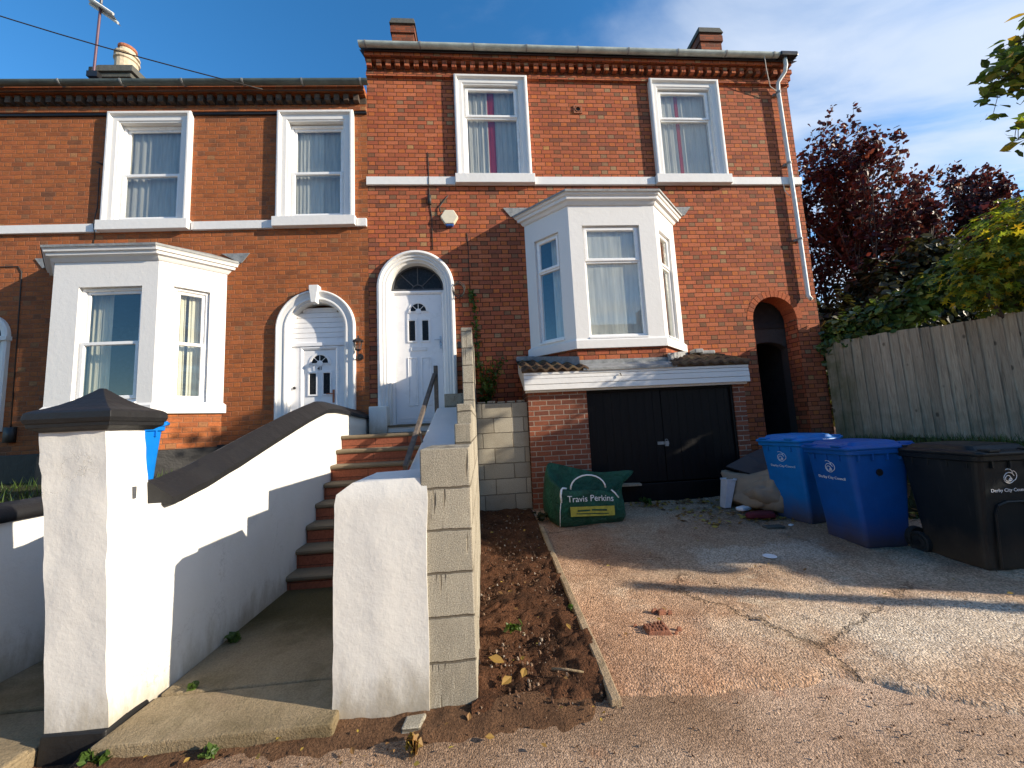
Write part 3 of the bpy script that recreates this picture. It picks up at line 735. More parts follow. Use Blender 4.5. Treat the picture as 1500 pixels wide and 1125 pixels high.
def upvc_door(house, xf, x0, x1, z0, z1, o, lower_panels, number=None, handle_side=1, hdl='chrome'):
    f = MB(xf)
    f.frame3(x0, x1, z0, z1, [(0, o-0.06), (0, o+0.012), (0.03, o+0.018), (0.05, o+0.006), (0.06, o), (0.06, o-0.06)])
    fr = f.build('door_frame', 'upvc_door', house, bevel=0.003)
    d = MB(xf); a0, a1, b0, b1 = x0+0.064, x1-0.064, z0+0.012, z1-0.064
    ol = o-0.012
    d.box(a0, a1, ol-0.05, ol, b0, b1)
    xc = (a0+a1)/2; w = a1-a0
    za = b1 - 0.30*min(1, w/0.7)
    zoff = za - 0.12
    arch_ring(d, xc, za-0.0, 0.185, 0.135, ol)
    raised_frame(d, xc-0.185, xc+0.185, za-0.035, za+0.003, ol, 0.016)
    pw = 0.115
    zg1 = za-0.14; zg0 = zg1-0.42
    for sx in (-1, 1):
        c = xc + sx*0.115
        raised_frame(d, c-0.085, c+0.085, zg0, zg1, ol, 0.032, 0.016)
        if lower_panels:
            raised_frame(d, c-0.085, c+0.085, b0+0.30, zg0-0.26, ol, 0.02, 0.012)
            d.box(c-0.05, c+0.05, ol, ol+0.006, b0+0.335, zg0-0.295)
    if lower_panels:
        raised_frame(d, a0+0.05, a1-0.05, b0+0.03, b0+0.10, ol, 0.012, 0.006)
    lf = d.build('door', 'upvc_door', house, bevel=0.003)
    g = MB(xf); g.half_disc(xc, 0.132, za+0.004, ol+0.001, ol+0.006); g.build('arched_pane', 'dark_glass', lf)
    for sx in (-1, 1):
        c = xc + sx*0.115
        g = MB(xf); g.box(c-0.05, c+0.05, ol+0.001, ol+0.006, zg0+0.035, zg1-0.035); g.build('door_pane', 'dark_glass', lf)
    mu = MB(xf)
    for ang in (45, 90, 135):
        ca, sa = math.cos(R_(ang)), math.sin(R_(ang))
        mu.tube([(xc+0.045*ca, ol+0.008, za+0.045*sa), (xc+0.135*ca, ol+0.008, za+0.135*sa)], 0.005, 5)
    mu.lathe([(0.0, 0.004), (0.05, 0.004), (0.05, 0.012), (0.0, 0.014)], (xc, ol, za-0.004), 16, 'y')
    mu.build('glazing_bar', 'upvc_door', lf)
    lb = MB(xf)
    if lower_panels:
        raised_frame(lb, xc-0.14, xc+0.14, zg0-0.15, zg0-0.085, ol, 0.014, 0.014)
        lb.box(xc-0.125, xc+0.125, ol, ol+0.01, zg0-0.137, zg0-0.098)
        lb.build('letterbox', 'upvc_door', lf)
    h = MB(xf); hx = a1-0.035 if handle_side > 0 else a0+0.035
    h.box(hx-0.016, hx+0.016, ol, ol+0.012, zg0-0.12, zg0+0.10)
    h.tube([(hx, ol+0.01, zg0+0.03), (hx, ol+0.05, zg0+0.03), (hx-0.10*handle_side, ol+0.055, zg0+0.028)], 0.009, 8)
    h.build('handle', hdl, lf)
    if number:
        t = MB(lambda x, q, z: xf(xc+x, ol+0.004+q, zg1+0.022+z)); t.text(number, 0.085, 0.003)
        t.build('door_number', 'black_plastic', lf)
    return lf

def brick_house():
    H = thing('brick_house', 'tall red brick house with white bay over the black garage door', 'house', (2.2, D, -1.30))
    xf = main_xf
    w1 = (-0.12, 0.885, 4.49, 6.28); w2 = (3.575, 4.61, 4.49, 6.28)
    door = dict(xc=-1.06, R=0.65, r=0.46, zs=2.44)
    m = MB(xf)
    m.panel([(XL, -1.7), (XL, 6.75), (6.26, 6.75), (6.26, -1.7)],
            [rect(w1[0]-0.02, w1[1]+0.02, w1[2]-0.02, w1[3]+0.02), rect(w2[0]-0.02, w2[1]+0.02, w2[2]-0.02, w2[3]+0.02), arch_pts(-1.06, 0.505, -0.03, 2.44), arch_pts(5.40, 0.425, -0.56, 1.70), rect(1.15, 3.35, 1.25, 3.45)], -0.30, 0.0)
    m.build('facade_wall', 'brick_main', H)
    g = MB(xf)
    g.box(5.96, 6.26, -8.5, -0.30, -1.7, 6.75)          # right gable wall
    g.prism([(-8.5, 6.75), (-0.30, 6.75), (-4.4, 9.0)], 5.97, 6.25, 'x')
    g.box(XL, XL+0.25, -8.5, -0.30, -1.7, 6.75)
    g.prism([(-8.5, 6.75), (-0.05, 6.75), (-4.4, 9.0)], XL+0.01, XL+0.24, 'x')
    g.box(XL+0.25, 5.96, -8.5, -8.2, -1.7, 6.75)
    g.build('gable_wall', 'brick_main', H)
    r = MB(xf)
    r.box(XL+0.25, 4.75, -8.2, -0.30, -0.08, 0.0)
    r.box(XL+0.25, 5.96, -8.2, -0.30, 3.75, 3.9)
    r.box(XL+0.25, 5.96, -8.2, -0.30, 6.55, 6.65)
    r.box(XL+0.26, 4.75, -3.6, -3.5, 0.0, 6.5)
    r.build('room_lining', 'room', H)
    ro = MB(xf)
    ro.grid([[(XL-0.06, 0.22, 6.80), (6.34, 0.22, 6.80)], [(XL-0.06, -4.4, 9.25), (6.34, -4.4, 9.25)], [(XL-0.06, -9.0, 6.8), (6.34, -9.0, 6.8)]])
    ro.grid([[(XL-0.06, 0.22, 6.74), (6.34, 0.22, 6.74)], [(XL-0.06, -4.4, 9.18), (6.34, -4.4, 9.18)], [(XL-0.06, -9.0, 6.74), (6.34, -9.0, 6.74)]])
    roof = ro.build('roof', 'slate', H)
    for (x0, x1, o0, o1, zt) in ((-1.75, -1.20, -1.5, -2.4, 9.42), (5.60, 6.19, -1.5, -3.4, 9.44)):
        c = MB(xf)
        c.box(x0+0.03, x1-0.03, o1, o0, 7.0, zt-0.40)
        c.box(x0, x1, o1-0.03, o0+0.03, zt-0.40, zt-0.24)
        c.box(x0+0.02, x1-0.02, o1, o0+0.01, zt-0.24, zt-0.18)
        ch = c.build('chimney', 'brick_chimney', roof, bevel=0.004)
        k = MB(xf)
        k.hexa([(x0-0.02, o1-0.04, zt-0.18), (x1+0.02, o1-0.04, zt-0.18), (x1+0.02, o0+0.05, zt-0.18), (x0-0.02, o0+0.05, zt-0.18),
                (x0+0.02, o1, zt), (x1-0.02, o1, zt), (x1-0.02, o0, zt), (x0+0.02, o0, zt)])
        k.build('chimney_cap', 'cement', roof, bevel=0.01)
    dentil_cornice(H, xf, XL, 6.26, 6.70, 'brick_main', False)
    # cornice returns round the right corner
    e = MB(xf)
    for q, (a, b, p) in enumerate(((6.41, 6.485, 0.05), (6.545, 6.67, 0.10), (6.695, 6.785, 0.15))):
        e.box(6.262, 6.262+p, -0.6, 0.0, a, b)
    e.build('cornice_return', 'brick_main', H, bevel=0.004)
    gu = gutter(H, xf, XL-0.06, 5.93, 6.83, 0.25, 'gutter')
    gd = MB(xf); gd.box(5.93, 6.28, 0.18, 0.33, 6.755, 6.845)
    gd.build('gutter_end', 'black_plastic', gu, bevel=0.02)
    dp = MB(xf)
    dp.tube([(6.06, 0.25, 6.76), (6.07, 0.24, 6.62), (6.07, 0.20, 6.52), (6.00, 0.09, 6.40), (6.00, 0.07, 6.25), (6.03, 0.07, 4.0), (6.045, 0.07, 2.1), (6.06, 0.11, 2.02)], 0.036, 12)
    dpo = dp.build('downpipe', 'pipe', H, smooth=True)
    for z in (6.2, 4.72, 3.2):
        b = MB(xf); b.lathe([(0.044, -0.02), (0.046, 0.02)], (6.0+ (6.2-z)*0.013, 0.07, z), 12)
        b.box(5.93+(6.2-z)*0.013, 6.08+(6.2-z)*0.013, -0.01, 0.035, z-0.02, z+0.02); b.build('pipe_clip', 'lead', dpo)
    st = MB(xf)
    for a, b in ((XL-0.012, -0.325), (1.105, 3.36), (4.835, 6.262)):
        st = MB(xf); st.box(a, b, -0.02, 0.045, 4.31, 4.46); st.build('string_course', 'white_trim', H, bevel=0.005)
    for (a, b_), sx, lab in (((-0.29, 1.06), w1, 'upper window with a red curtain strip nearest the alarm box'), ((3.405, 4.785), w2, 'upper window over the right of the bay')):
        cu_ = [('curtain_grey', sx[0], sx[0]+0.44, sx[2], sx[3], 0.09, 0.018, 4), ('curtain_red', sx[0]+0.42, sx[0]+0.56, sx[2], sx[3], 0.085, 0.006, 1), ('curtain_grey', sx[0]+0.54, sx[1], sx[2], sx[3], 0.09, 0.02, 4)]
        if sx is w2:
            cu_ = [('curtain_grey', sx[0], sx[0]+0.40, sx[2], sx[3], 0.09, 0.018, 3), ('curtain_red', sx[0]+0.385, sx[0]+0.46, sx[2], sx[3], 0.085, 0.006, 1), ('curtain_grey', sx[0]+0.45, sx[1], sx[2], sx[3], 0.09, 0.018, 4)]
        wo = window(H, xf, sx[0]-0.004, sx[1]+0.004, sx[2]+0.0, sx[3], -0.03, 'top', lab, split=0.33, curt=cu_)
        surround(wo, xf, a, b_, 4.46, 6.455, 0.5*(sx[0]-a+b_-sx[1]))
        s_ = MB(xf); s_.box(a-0.03, b_+0.045, -0.10, 0.105, 4.315, 4.488)
        s_.build('sill', 'white_trim', wo, bevel=0.006)
    # bay
    prof = [(-0.06, 3.53), (0.015, 3.53), (0.03, 3.55), (0.045, 3.585), (0.085, 3.60), (0.09, 3.645), (0.115, 3.66), (0.125, 3.69), (0.135, 3.695), (0.135, 3.72), (-0.06, 3.72)]
    pts = [(0.87, 0.0), (1.515, 0.65), (2.965, 0.65), (3.63, 0.0)]
    canted_bay(H, xf, pts, 1.143, 3.54, (0.215, 1.175, 1.33, 3.19), (0.20, 0.70, 1.36, 3.17), (0.16, 0.68, 1.34, 3.17), ('top', 0.31), prof, 0.035,
               [[('curtain_grey', 0.42, 0.9, 1.36, 3.17, 0.14, 0.012, 3)], [('curtain_white', 0.20, 1.2, 1.3, 3.2, 0.05, 0.004, 5)], [('curtain_cream', 0.05, 0.75, 1.3, 3.2, 0.14, 0.012, 4)]],
               'white canted bay window above the garage')
    pl = MB(xf); rows = []
    for z in (0.70, 1.16):
        rows.append([(p[0], -p[1], z) for p in offset_path([(a, -b2) for a, b2 in pts], -0.012)])
    pl.grid(rows)
    pl.build('bay_plinth', 'brick_main', H)
    # front door
    s_ = MB(xf)
    s_.frame_arch(-1.06, 0.65, -0.02, 2.44, [(0, -0.01), (0, 0.06), (0.015, 0.078), (0.045, 0.085), (0.06, 0.07), (0.07, 0.045), (0.105, 0.045), (0.115, 0.02), (0.15, 0.02), (0.16, -0.02), (0.19, -0.03), (0.19, -0.22), (0.1, -0.22)])
    s_.build('door_surround', 'white_trim', H, smooth=False, bevel=0.003)
    upvc_door(H, xf, -1.53, -0.59, 0.10, 2.44, -0.16, True)
    fl = MB(xf); fl.half_disc(-1.06, 0.465, 2.46, -0.20, -0.185)
    fo = fl.build('fanlight', 'dark_glass', H)
    mu = MB(xf)
    mu.box(-1.525, -0.595, -0.20, -0.155, 2.44, 2.475)
    arch_ring(mu, -1.06, 2.455, 0.465, 0.425, -0.185, 0.02)
    arch_ring(mu, -1.06, 2.455, 0.115, 0.09, -0.185, 0.012)
    for ang in (45, 90, 135):
        ca, sa = math.cos(R_(ang)), math.sin(R_(ang))
        mu.tube([(-1.06+0.1*ca, -0.18, 2.455+0.1*sa), (-1.06+0.44*ca, -0.18, 2.455+0.44*sa)], 0.010, 6)
    mu.build('glazing_bar', 'slate', fo)
    th = MB(xf); th.box(-1.57, -0.55, -0.22, 0.20, -0.018, 0.07)
    th.build('doorstep', 'white_wall', H, bevel=0.006)
    th = MB(xf); th.box(-1.59, -0.53, -0.16, 0.23, 0.07, 0.10)
    th.build('doorstep_slab', 'stone', H, bevel=0.008)
    # small fittings on the wall
    al = MB(lambda x, q, z: xf(-0.45+x, q, 3.685+z))
    hexp = [(0.155*math.cos(R_(60*k)), 0.145*math.sin(R_(60*k))) for k in range(6)]
    al.prism(hexp, 0.0, 0.085)
    ao = al.build('alarm_box', 'cream_plastic', H, bevel=0.012)
    al = MB(lambda x, q, z: xf(-0.45+x, q, 3.685+z)); al.prism([(-0.075, -0.128), (0.075, -0.128), (0.05, -0.165), (-0.05, -0.165)], 0.01, 0.075)
    al.build('alarm_lens', 'blue_plastic', ao, bevel=0.006)
    v = MB(xf); v.frame4(1.925, 2.085, 5.755, 5.915, [(0, -0.02), (0, 0.02), (0.025, 0.02), (0.03, 0.01), (0.03, -0.02)]); v.lathe([(0.03, 0.0), (0.055, 0.0), (0.055, 0.03), (0.045, 0.03), (0.045, 0.002)], (2.005, -0.003, 5.835), 16, 'y')
    vo = v.build('wall_vent', 'terracotta', H)
    v = MB(xf); v.box(1.95, 2.06, 0.001, 0.004, 5.78, 5.89); v.build('vent_hole', 'soot', vo)
    cb = MB(xf)
    cb.tube([(-0.80, 0.006, 4.95), (-0.79, 0.006, 4.47), (-0.79, 0.05, 4.45), (-0.79, 0.05, 4.32), (-0.79, 0.007, 4.28), (-0.79, 0.007, 3.98), (-0.76, 0.007, 3.75), (-0.76, 0.006, 3.12)], 0.007, 6)
    cb.box(-0.82, -0.76, 0.0, 0.04, 3.95, 4.12)
    cb.tube([(-0.46, 0.008, 4.12), (-0.52, 0.012, 4.05), (-0.62, 0.02, 3.9), (-0.60, 0.03, 3.78)], 0.009, 6)
    cb.tube([(-0.16, 0.006, 3.42), (-0.145, 0.006, 3.3), (-0.14, 0.006, 2.3)], 0.006, 6)
    cb.tube([(-0.33+0.10*math.cos(a*0.5)+random.uniform(-0.015, 0.015), 0.02+0.003*a, 2.36+0.13*math.sin(a*0.5)+random.uniform(-0.015, 0.015)) for a in range(0, 40)], 0.008, 6)
    cb.build('cable', 'cable', H, smooth=True)
    cb = MB(xf)
    cb.tube([(5.63, 0.27, 6.8), (5.70, 0.20, 6.55), (5.82, 0.10, 6.30), (5.99, 0.08, 6.20)], 0.007, 6)
    cb.build('pale_cable', 'cable_pale', H, smooth=True); cb = MB(xf)
    cb.tube([(5.87, 0.05, 4.32), (5.88, 0.05, 4.18), (5.95, 0.05, 4.08), (6.02, 0.05, 4.06)], 0.006, 6)
    cb.build('pale_cable', 'cable_pale', H, smooth=True)
    db = MB(xf); db.box(-0.385, -0.33, 0.0, 0.03, 1.36, 1.47)
    db.build('doorbell', 'black_plastic', H, bevel=0.006)
    # brick arch ring and the side passage behind it
    vo = MB(xf); nv = 19
    for k in range(nv):
        a0 = math.pi*(k+0.06)/nv; a1 = math.pi*(k+0.94)/nv; r0 = 0.424; r1 = 0.54+random.uniform(-0.006, 0.006)
        vo.prism([(5.40-r*math.cos(a), 1.70+r*math.sin(a)) for r, a in ((r0, a0), (r1, a0), (r1, a1), (r0, a1))], -0.28, 0.003+random.uniform(0, 0.004))
    vo.build('arch_bricks', 'voussoir', H)
    p = MB(xf)
    p.panel(arch_pts(5.40, 0.56, 1.15, 1.70), [arch_pts(5.40, 0.36, 1.149, 1.16, 20)], -0.42, -0.305) if False else None
    p.panel([(4.90, -0.56), (4.90, 1.60), (5.90, 1.60), (5.90, -0.56)], [[(5.06, -0.55)] + [(5.45-0.39*math.cos(math.pi*k/16), 1.17+0.17*math.sin(math.pi*k/16)) for k in range(17)] + [(5.84, -0.55)]], -0.48, -0.33)
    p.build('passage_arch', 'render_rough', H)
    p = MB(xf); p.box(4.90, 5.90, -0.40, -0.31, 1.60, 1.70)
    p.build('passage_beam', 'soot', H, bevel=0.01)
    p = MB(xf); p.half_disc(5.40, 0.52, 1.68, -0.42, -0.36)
    p.build('passage_panel', 'soot', H)  # panel coloured near black to darken the inside of the arch
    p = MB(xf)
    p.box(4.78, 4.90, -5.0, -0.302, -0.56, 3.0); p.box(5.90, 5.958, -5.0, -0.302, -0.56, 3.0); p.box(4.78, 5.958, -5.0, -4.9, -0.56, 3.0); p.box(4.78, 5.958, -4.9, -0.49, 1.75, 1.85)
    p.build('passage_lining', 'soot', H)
    return H
brick_house()

# ------------------------------------------------------------------ lower brick house on the left
def lower_house():
    H = thing('terraced_house', 'lower orange brown brick house with white bay and arched doorway on the left', 'house', (XL-3.2*_c, D-3.2*_s, -0.9), LA)
    xf = left_xf
    wA = (-4.19, -3.17, 3.74, 5.53); wB = (-1.35, -0.408, 3.74, 5.515)
    m = MB(xf)
    m.panel([(-12.0, -1.7), (-12.0, 5.95), (-0.002, 5.95), (-0.002, -1.7)],
            [rect(wA[0]-0.02, wA[1]+0.02, wA[2]-0.02, wA[3]+0.02), rect(wB[0]-0.02, wB[1]+0.02, wB[2]-0.02, wB[3]+0.02), arch_pts(-0.862, 0.465, -0.9, 1.78), rect(-4.85, -2.5, 0.55, 2.7), arch_pts(-6.05, 0.25, 0.3, 1.83)], -0.30, 0.0)
    m.build('facade_wall', 'brick_left', H)
    r = MB(xf)
    r.box(-12, -0.25, -8.2, -0.30, -0.95, -0.9); r.box(-12, -0.25, -8.2, -0.30, 2.95, 3.1); r.box(-12, -0.25, -8.2, -0.30, 5.8, 5.9)
    r.box(-12, -0.25, -3.6, -3.5, -0.9, 5.8); r.box(-12, -11.75, -8.2, -0.30, -0.9, 5.9); r.box(-2.3, -2.2, -3.5, -0.3, -0.9, 5.8)
    r.build('room_lining', 'room', H)
    ro = MB(xf)
    ro.grid([[(-12.0, 0.2, 5.98), (-0.0, 0.2, 5.98)], [(-12, -4.4, 8.3), (0, -4.4, 8.3)], [(-12, -9, 5.98), (0, -9, 5.98)]])
    roof = ro.build('roof', 'slate', H)
    pb = MB(xf); pb.box(-12, -1.7, -0.02, 0.035, -1.7, -0.075)
    pb.build('plinth', 'black_paint', H, bevel=0.01)
    dentil_cornice(H, xf, -12, -0.004, 6.01, 'brick_left', True)
    gutter(H, xf, -12, 0.10, 6.10, 0.25, 'gutter_dark', 0.95)
    st = MB(xf)
    for a, b in ((-12, -4.43), (-2.93, -1.585), (-0.185, -0.016)):
        st = MB(xf); st.box(a, b, -0.02, 0.045, 3.55, 3.695); st.build('string_course', 'white_trim', H, bevel=0.005)
    for (a, b_), sx, lab, cu_ in (((-4.375, -2.985), wA, 'upper sash window over the bay', [('curtain_grey', -4.2, -3.15, 3.7, 5.55, 0.10, 0.022, 9)]),
                                  ((-1.535, -0.223), wB, 'upper sash window over the arched doorway', [('curtain_white', -1.34, -0.82, 3.7, 5.55, 0.10, 0.010, 8), ('curtain_grey', -0.83, -0.40, 3.7, 5.55, 0.11, 0.008, 6)])):
        wo = window(H, xf, sx[0]-0.004, sx[1]+0.004, sx[2], sx[3], -0.05, 'sash', lab, split=0.47, curt=cu_)
        surround(wo, xf, a, b_, 3.70, 5.715, 0.5*(sx[0]-a+b_-sx[1]))
        s_ = MB(xf); s_.box(a-0.045, b_+0.03, -0.10, 0.105, 3.555, 3.728)
        s_.build('sill', 'white_trim', wo, bevel=0.006)
    prof = [(-0.06, 2.76), (0.012, 2.76), (0.03, 2.785), (0.05, 2.82), (0.09, 2.835), (0.095, 2.875), (0.12, 2.885), (0.125, 2.92), (0.135, 2.93), (0.135, 2.965), (-0.06, 2.965)]
    pts = [(-5.04, 0.0), (-4.44, 0.60), (-2.94, 0.60), (-2.34, 0.0)]
    canted_bay(H, xf, pts, 0.43, 2.77, (0.37, 1.275, 0.62, 2.37), (0.2, 0.64, 0.62, 2.40), (0.185, 0.63, 0.60, 2.40), ('sash', 0.5), prof, 0.035,
               [[('curtain_cream', 0.2, 0.64, 0.6, 2.4, 0.14, 0.015, 4)],
                [('curtain_cream', 0.33, 0.66, 0.5, 2.4, 0.18, 0.022, 4), ('curtain_cream', 1.20, 1.32, 0.5, 2.4, 0.18, 0.022, 2)],
                [('curtain_cream', 0.18, 0.36, 0.5, 2.4, 0.15, 0.02, 3), ('curtain_cream', 0.40, 0.66, 0.5, 2.4, 0.15, 0.02, 4)]],
               'white canted bay window with cream curtains')
    pl = MB(xf); rows = []
    for z in (-1.6, 0.45):
        rows.append([(p[0], -p[1], z) for p in offset_path([(a, -b2) for a, b2 in pts], -0.012)])
    pl.grid(rows); pl.build('bay_plinth', 'brick_left', H)
    pl = MB(xf); rows = []
    for o_, z in ((-0.05, -1.6), (0.02, -1.6), (0.02, -0.11), (-0.05, -0.09)):
        rows.append([(p[0], -p[1], z) for p in offset_path([(a, -b2) for a, b2 in pts], o_)])
    pl.grid(rows, cv=True); pl.build('bay_plinth_band', 'black_paint', H)
    # doorway
    s_ = MB(xf)
    s_.frame_arch(-0.862, 0.645, -0.9, 1.78, [(0, -0.01), (0, 0.055), (0.012, 0.07), (0.03, 0.07), (0.045, 0.05), (0.12, 0.03), (0.13, 0.045), (0.155, 0.045), (0.165, 0.02), (0.19, 0.01), (0.19, -0.2), (0.1, -0.2)])
    so = s_.build('door_surround', 'white_trim', H, bevel=0.003)
    k = MB(xf); k.prism([(-0.905, 2.19), (-0.825, 2.19), (-0.79, 2.43), (-0.79, 2.49), (-0.94, 2.49), (-0.94, 2.43)], 0.0, 0.13)
    k.build('keystone', 'white_trim', so, bevel=0.008)
    b = MB(xf)
    for q in range(8):
        z0 = 1.56 + q*0.088; z1 = z0 + 0.084
        hw = 0.462 if z0 < 1.8 else math.sqrt(max(0.0, 0.46**2 - (z1-1.79)**2)) if z1-1.79 < 0.46 else 0.05
        hw = min(0.46, hw + 0.03)
        if z1 > 2.26: break
        b.box(-0.862-hw, -0.862+hw, -0.15, -0.12, z0, z1)
    b.build('boarding', 'upvc_door', H, bevel=0.006)
    bx = MB(xf); bx.box(-1.325, -0.40, -0.16, -0.09, 1.50, 1.56)
    bx.box(-1.325, -1.19, -0.16, -0.11, -0.6, 1.5); bx.box(-0.535, -0.40, -0.16, -0.11, -0.6, 1.5)
    bx.build('door_lining', 'upvc_door', H, bevel=0.004)
    upvc_door(H, xf, -1.19, -0.535, -0.6, 1.50, -0.12, False, '41', 1, 'terracotta')
    kn = MB(xf); kn.lathe([(0.0, 0.03), (0.02, 0.028), (0.024, 0.012), (0.02, 0.0)], (-1.265, -0.11, 0.80), 12, 'y'); kn.build('doorbell', 'black_plastic', H)
    # lantern
    xc, zc = -0.145, 1.42
    l = MB(xf)
    l.lathe([(0.04, -0.02), (0.055, 0.0), (0.055, 0.015), (0.02, 0.02)], (xc, 0.0, zc-0.16), 14, 'y')
    l.tube([(xc, 0.01, zc-0.16), (xc, 0.08, zc-0.19), (xc, 0.12, zc-0.13), (xc, 0.11, zc-0.06)], 0.012, 8)
    l.lathe([(0.02, -0.08), (0.045, -0.06), (0.05, -0.05)], (xc, 0.11, zc), 8)
    for q in range(6):
        a = q*math.pi/3
        l.tube([(xc+0.045*math.cos(a), 0.11+0.045*math.sin(a), zc-0.05), (xc+0.068*math.cos(a), 0.11+0.068*math.sin(a), zc+0.08)], 0.006, 5)
    l.lathe([(0.09, 0.08), (0.085, 0.095), (0.03, 0.14), (0.012, 0.15), (0.014, 0.17), (0.0, 0.185)], (xc, 0.11, zc), 8)
    lo = l.build('wall_lantern', 'black_plastic', H)
    l = MB(xf); l.lathe([(0.04, -0.048), (0.062, 0.078)], (xc, 0.11, zc), 6); l.build('lantern_glass', 'glass', lo)
    # small arched window at the left edge
    s_ = MB(xf)
    s_.frame_arch(-6.05, 0.37, 0.3, 1.83, [(0, -0.01), (0, 0.05), (0.03, 0.06), (0.09, 0.04), (0.12, 0.03), (0.12, -0.12), (0.06, -0.12)])
    s_.box(-6.46, -5.66, -0.01, 0.08, 1.75, 1.82)
    so = s_.build('arched_window', 'white_trim', H, bevel=0.003)
    gl = MB(xf); gl.prism(arch_pts(-6.05, 0.26, 0.3, 1.83), -0.12, -0.10); gl.build('pane', 'dark_glass', so)
    # chimney stack with pot
    c = MB(xf); c.box(-5.78, -5.16, -1.85, -1.12, 6.7, 7.56); ch = c.build('chimney', 'brick_chimney', roof, bevel=0.005)
    k = MB(xf); k.box(-5.80, -5.12, -1.89, -1.08, 7.52, 7.62); k.hexa([(-5.84, -1.93, 7.62), (-5.06, -1.93, 7.62), (-5.06, -1.04, 7.62), (-5.84, -1.04, 7.62), (-5.80, -1.89, 7.80), (-5.10, -1.89, 7.80), (-5.10, -1.08, 7.80), (-5.80, -1.08, 7.80)])
    k.box(-5.90, -5.80, -1.12, -1.02, 7.56, 7.70)
    k.build('chimney_cap', 'cement', roof, bevel=0.012)
    k = MB(xf); k.lathe([(0.19, 0.0), (0.185, 0.28), (0.21, 0.30), (0.21, 0.345), (0.175, 0.36), (0.175, 0.40), (0.205, 0.41), (0.205, 0.45), (0.15, 0.47), (0.13, 0.60), (0.10, 0.60), (0.10, 0.3)], (-5.46, -1.34, 7.80), 18)
    k.build('chimney_pot', 'pot', roof, smooth=False)
    k = MB(xf); k.lathe([(0.13, 0.47), (0.135, 0.56), (0.155, 0.58), (0.155, 0.63), (0.12, 0.63), (0.12, 0.5)], (-5.46, -1.34, 7.80), 16)
    k.build('chimney_pot', 'terracotta', roof)
    cb = MB(xf)
    cb.tube([(-6.6, 0.006, 3.0), (-5.66, 0.006, 3.0), (-5.60, 0.006, 2.9), (-5.55, 0.006, 0.35)], 0.008, 6)
    cb.box(-5.60, -5.46, 0.0, 0.06, 0.12, 0.36)
    cb.tube([(-4.50, 0.006, 4.72), (-4.49, 0.006, 4.0), (-4.49, 0.05, 3.70), (-4.47, 0.05, 3.55), (-4.5, 0.007, 3.5), (-4.52, 0.007, 3.2)], 0.006, 6)
    cb.tube([(-4.44, 0.01, 4.78), (-4.52, 0.04, 4.80)], 0.012, 6)
    cb.build('cable', 'cable', H, smooth=True)
    return H
lower_house()

# ------------------------------------------------------------------ ground
def smooth(a, b, x):
    t = max(0.0, min(1.0, (x-a)/(b-a))); return t*t*(3-2*t)
def lerp_tab(tab, x):
    if x <= tab[0][0]: return tab[0][1]
    for (a, p), (b, q) in zip(tab, tab[1:]):
        if x <= b: return p + (q-p)*(x-a)/(b-a)
    return tab[-1][1]
GT = [(-12, -1.62), (0, -1.50), (2.0, -1.46), (2.5, -1.43), (3.7, -1.385), (5.8, -1.235), (7, -1.2)]
def gz(x, y):
    b = lerp_tab(GT, y)
    xb = 4.95 - 0.75*smooth(4.6, 5.7, y)
    return b + (-0.54-b)*smooth(xb, xb+1.15, x)*smooth(0.5, 2.5, y)
def nz3(x, y, s, seed=0.0):
    return mnoise.noise(Vector((x*s, y*s, seed)))
def sheet(name, x0, x1, y0, y1, step, mat, off, amps=(), keep=None, smooth_=True, sink=None):
    nx = max(1, int(round((x1-x0)/step))); ny = max(1, int(round((y1-y0)/step)))
    m = MB(); idx = {}
    def vid(i, j):
        if (i, j) not in idx:
            x = x0+(x1-x0)*i/nx; y = y0+(y1-y0)*j/ny
            z = gz(x, y) + off + sum(a*nz3(x, y, s, sd) for a, s, sd in amps) - (sink(x, y) if sink else 0.0)
            idx[(i, j)] = m.add([(x, y, z)])
        return idx[(i, j)]
    for j in range(ny):
        for i in range(nx):
            if keep and not keep(x0+(x1-x0)*(i+.5)/nx, y0+(y1-y0)*(j+.5)/ny): continue
            m.f.append((vid(i, j), vid(i+1, j), vid(i+1, j+1), vid(i, j+1)))
    return structure(name, m, mat, smooth=smooth_)

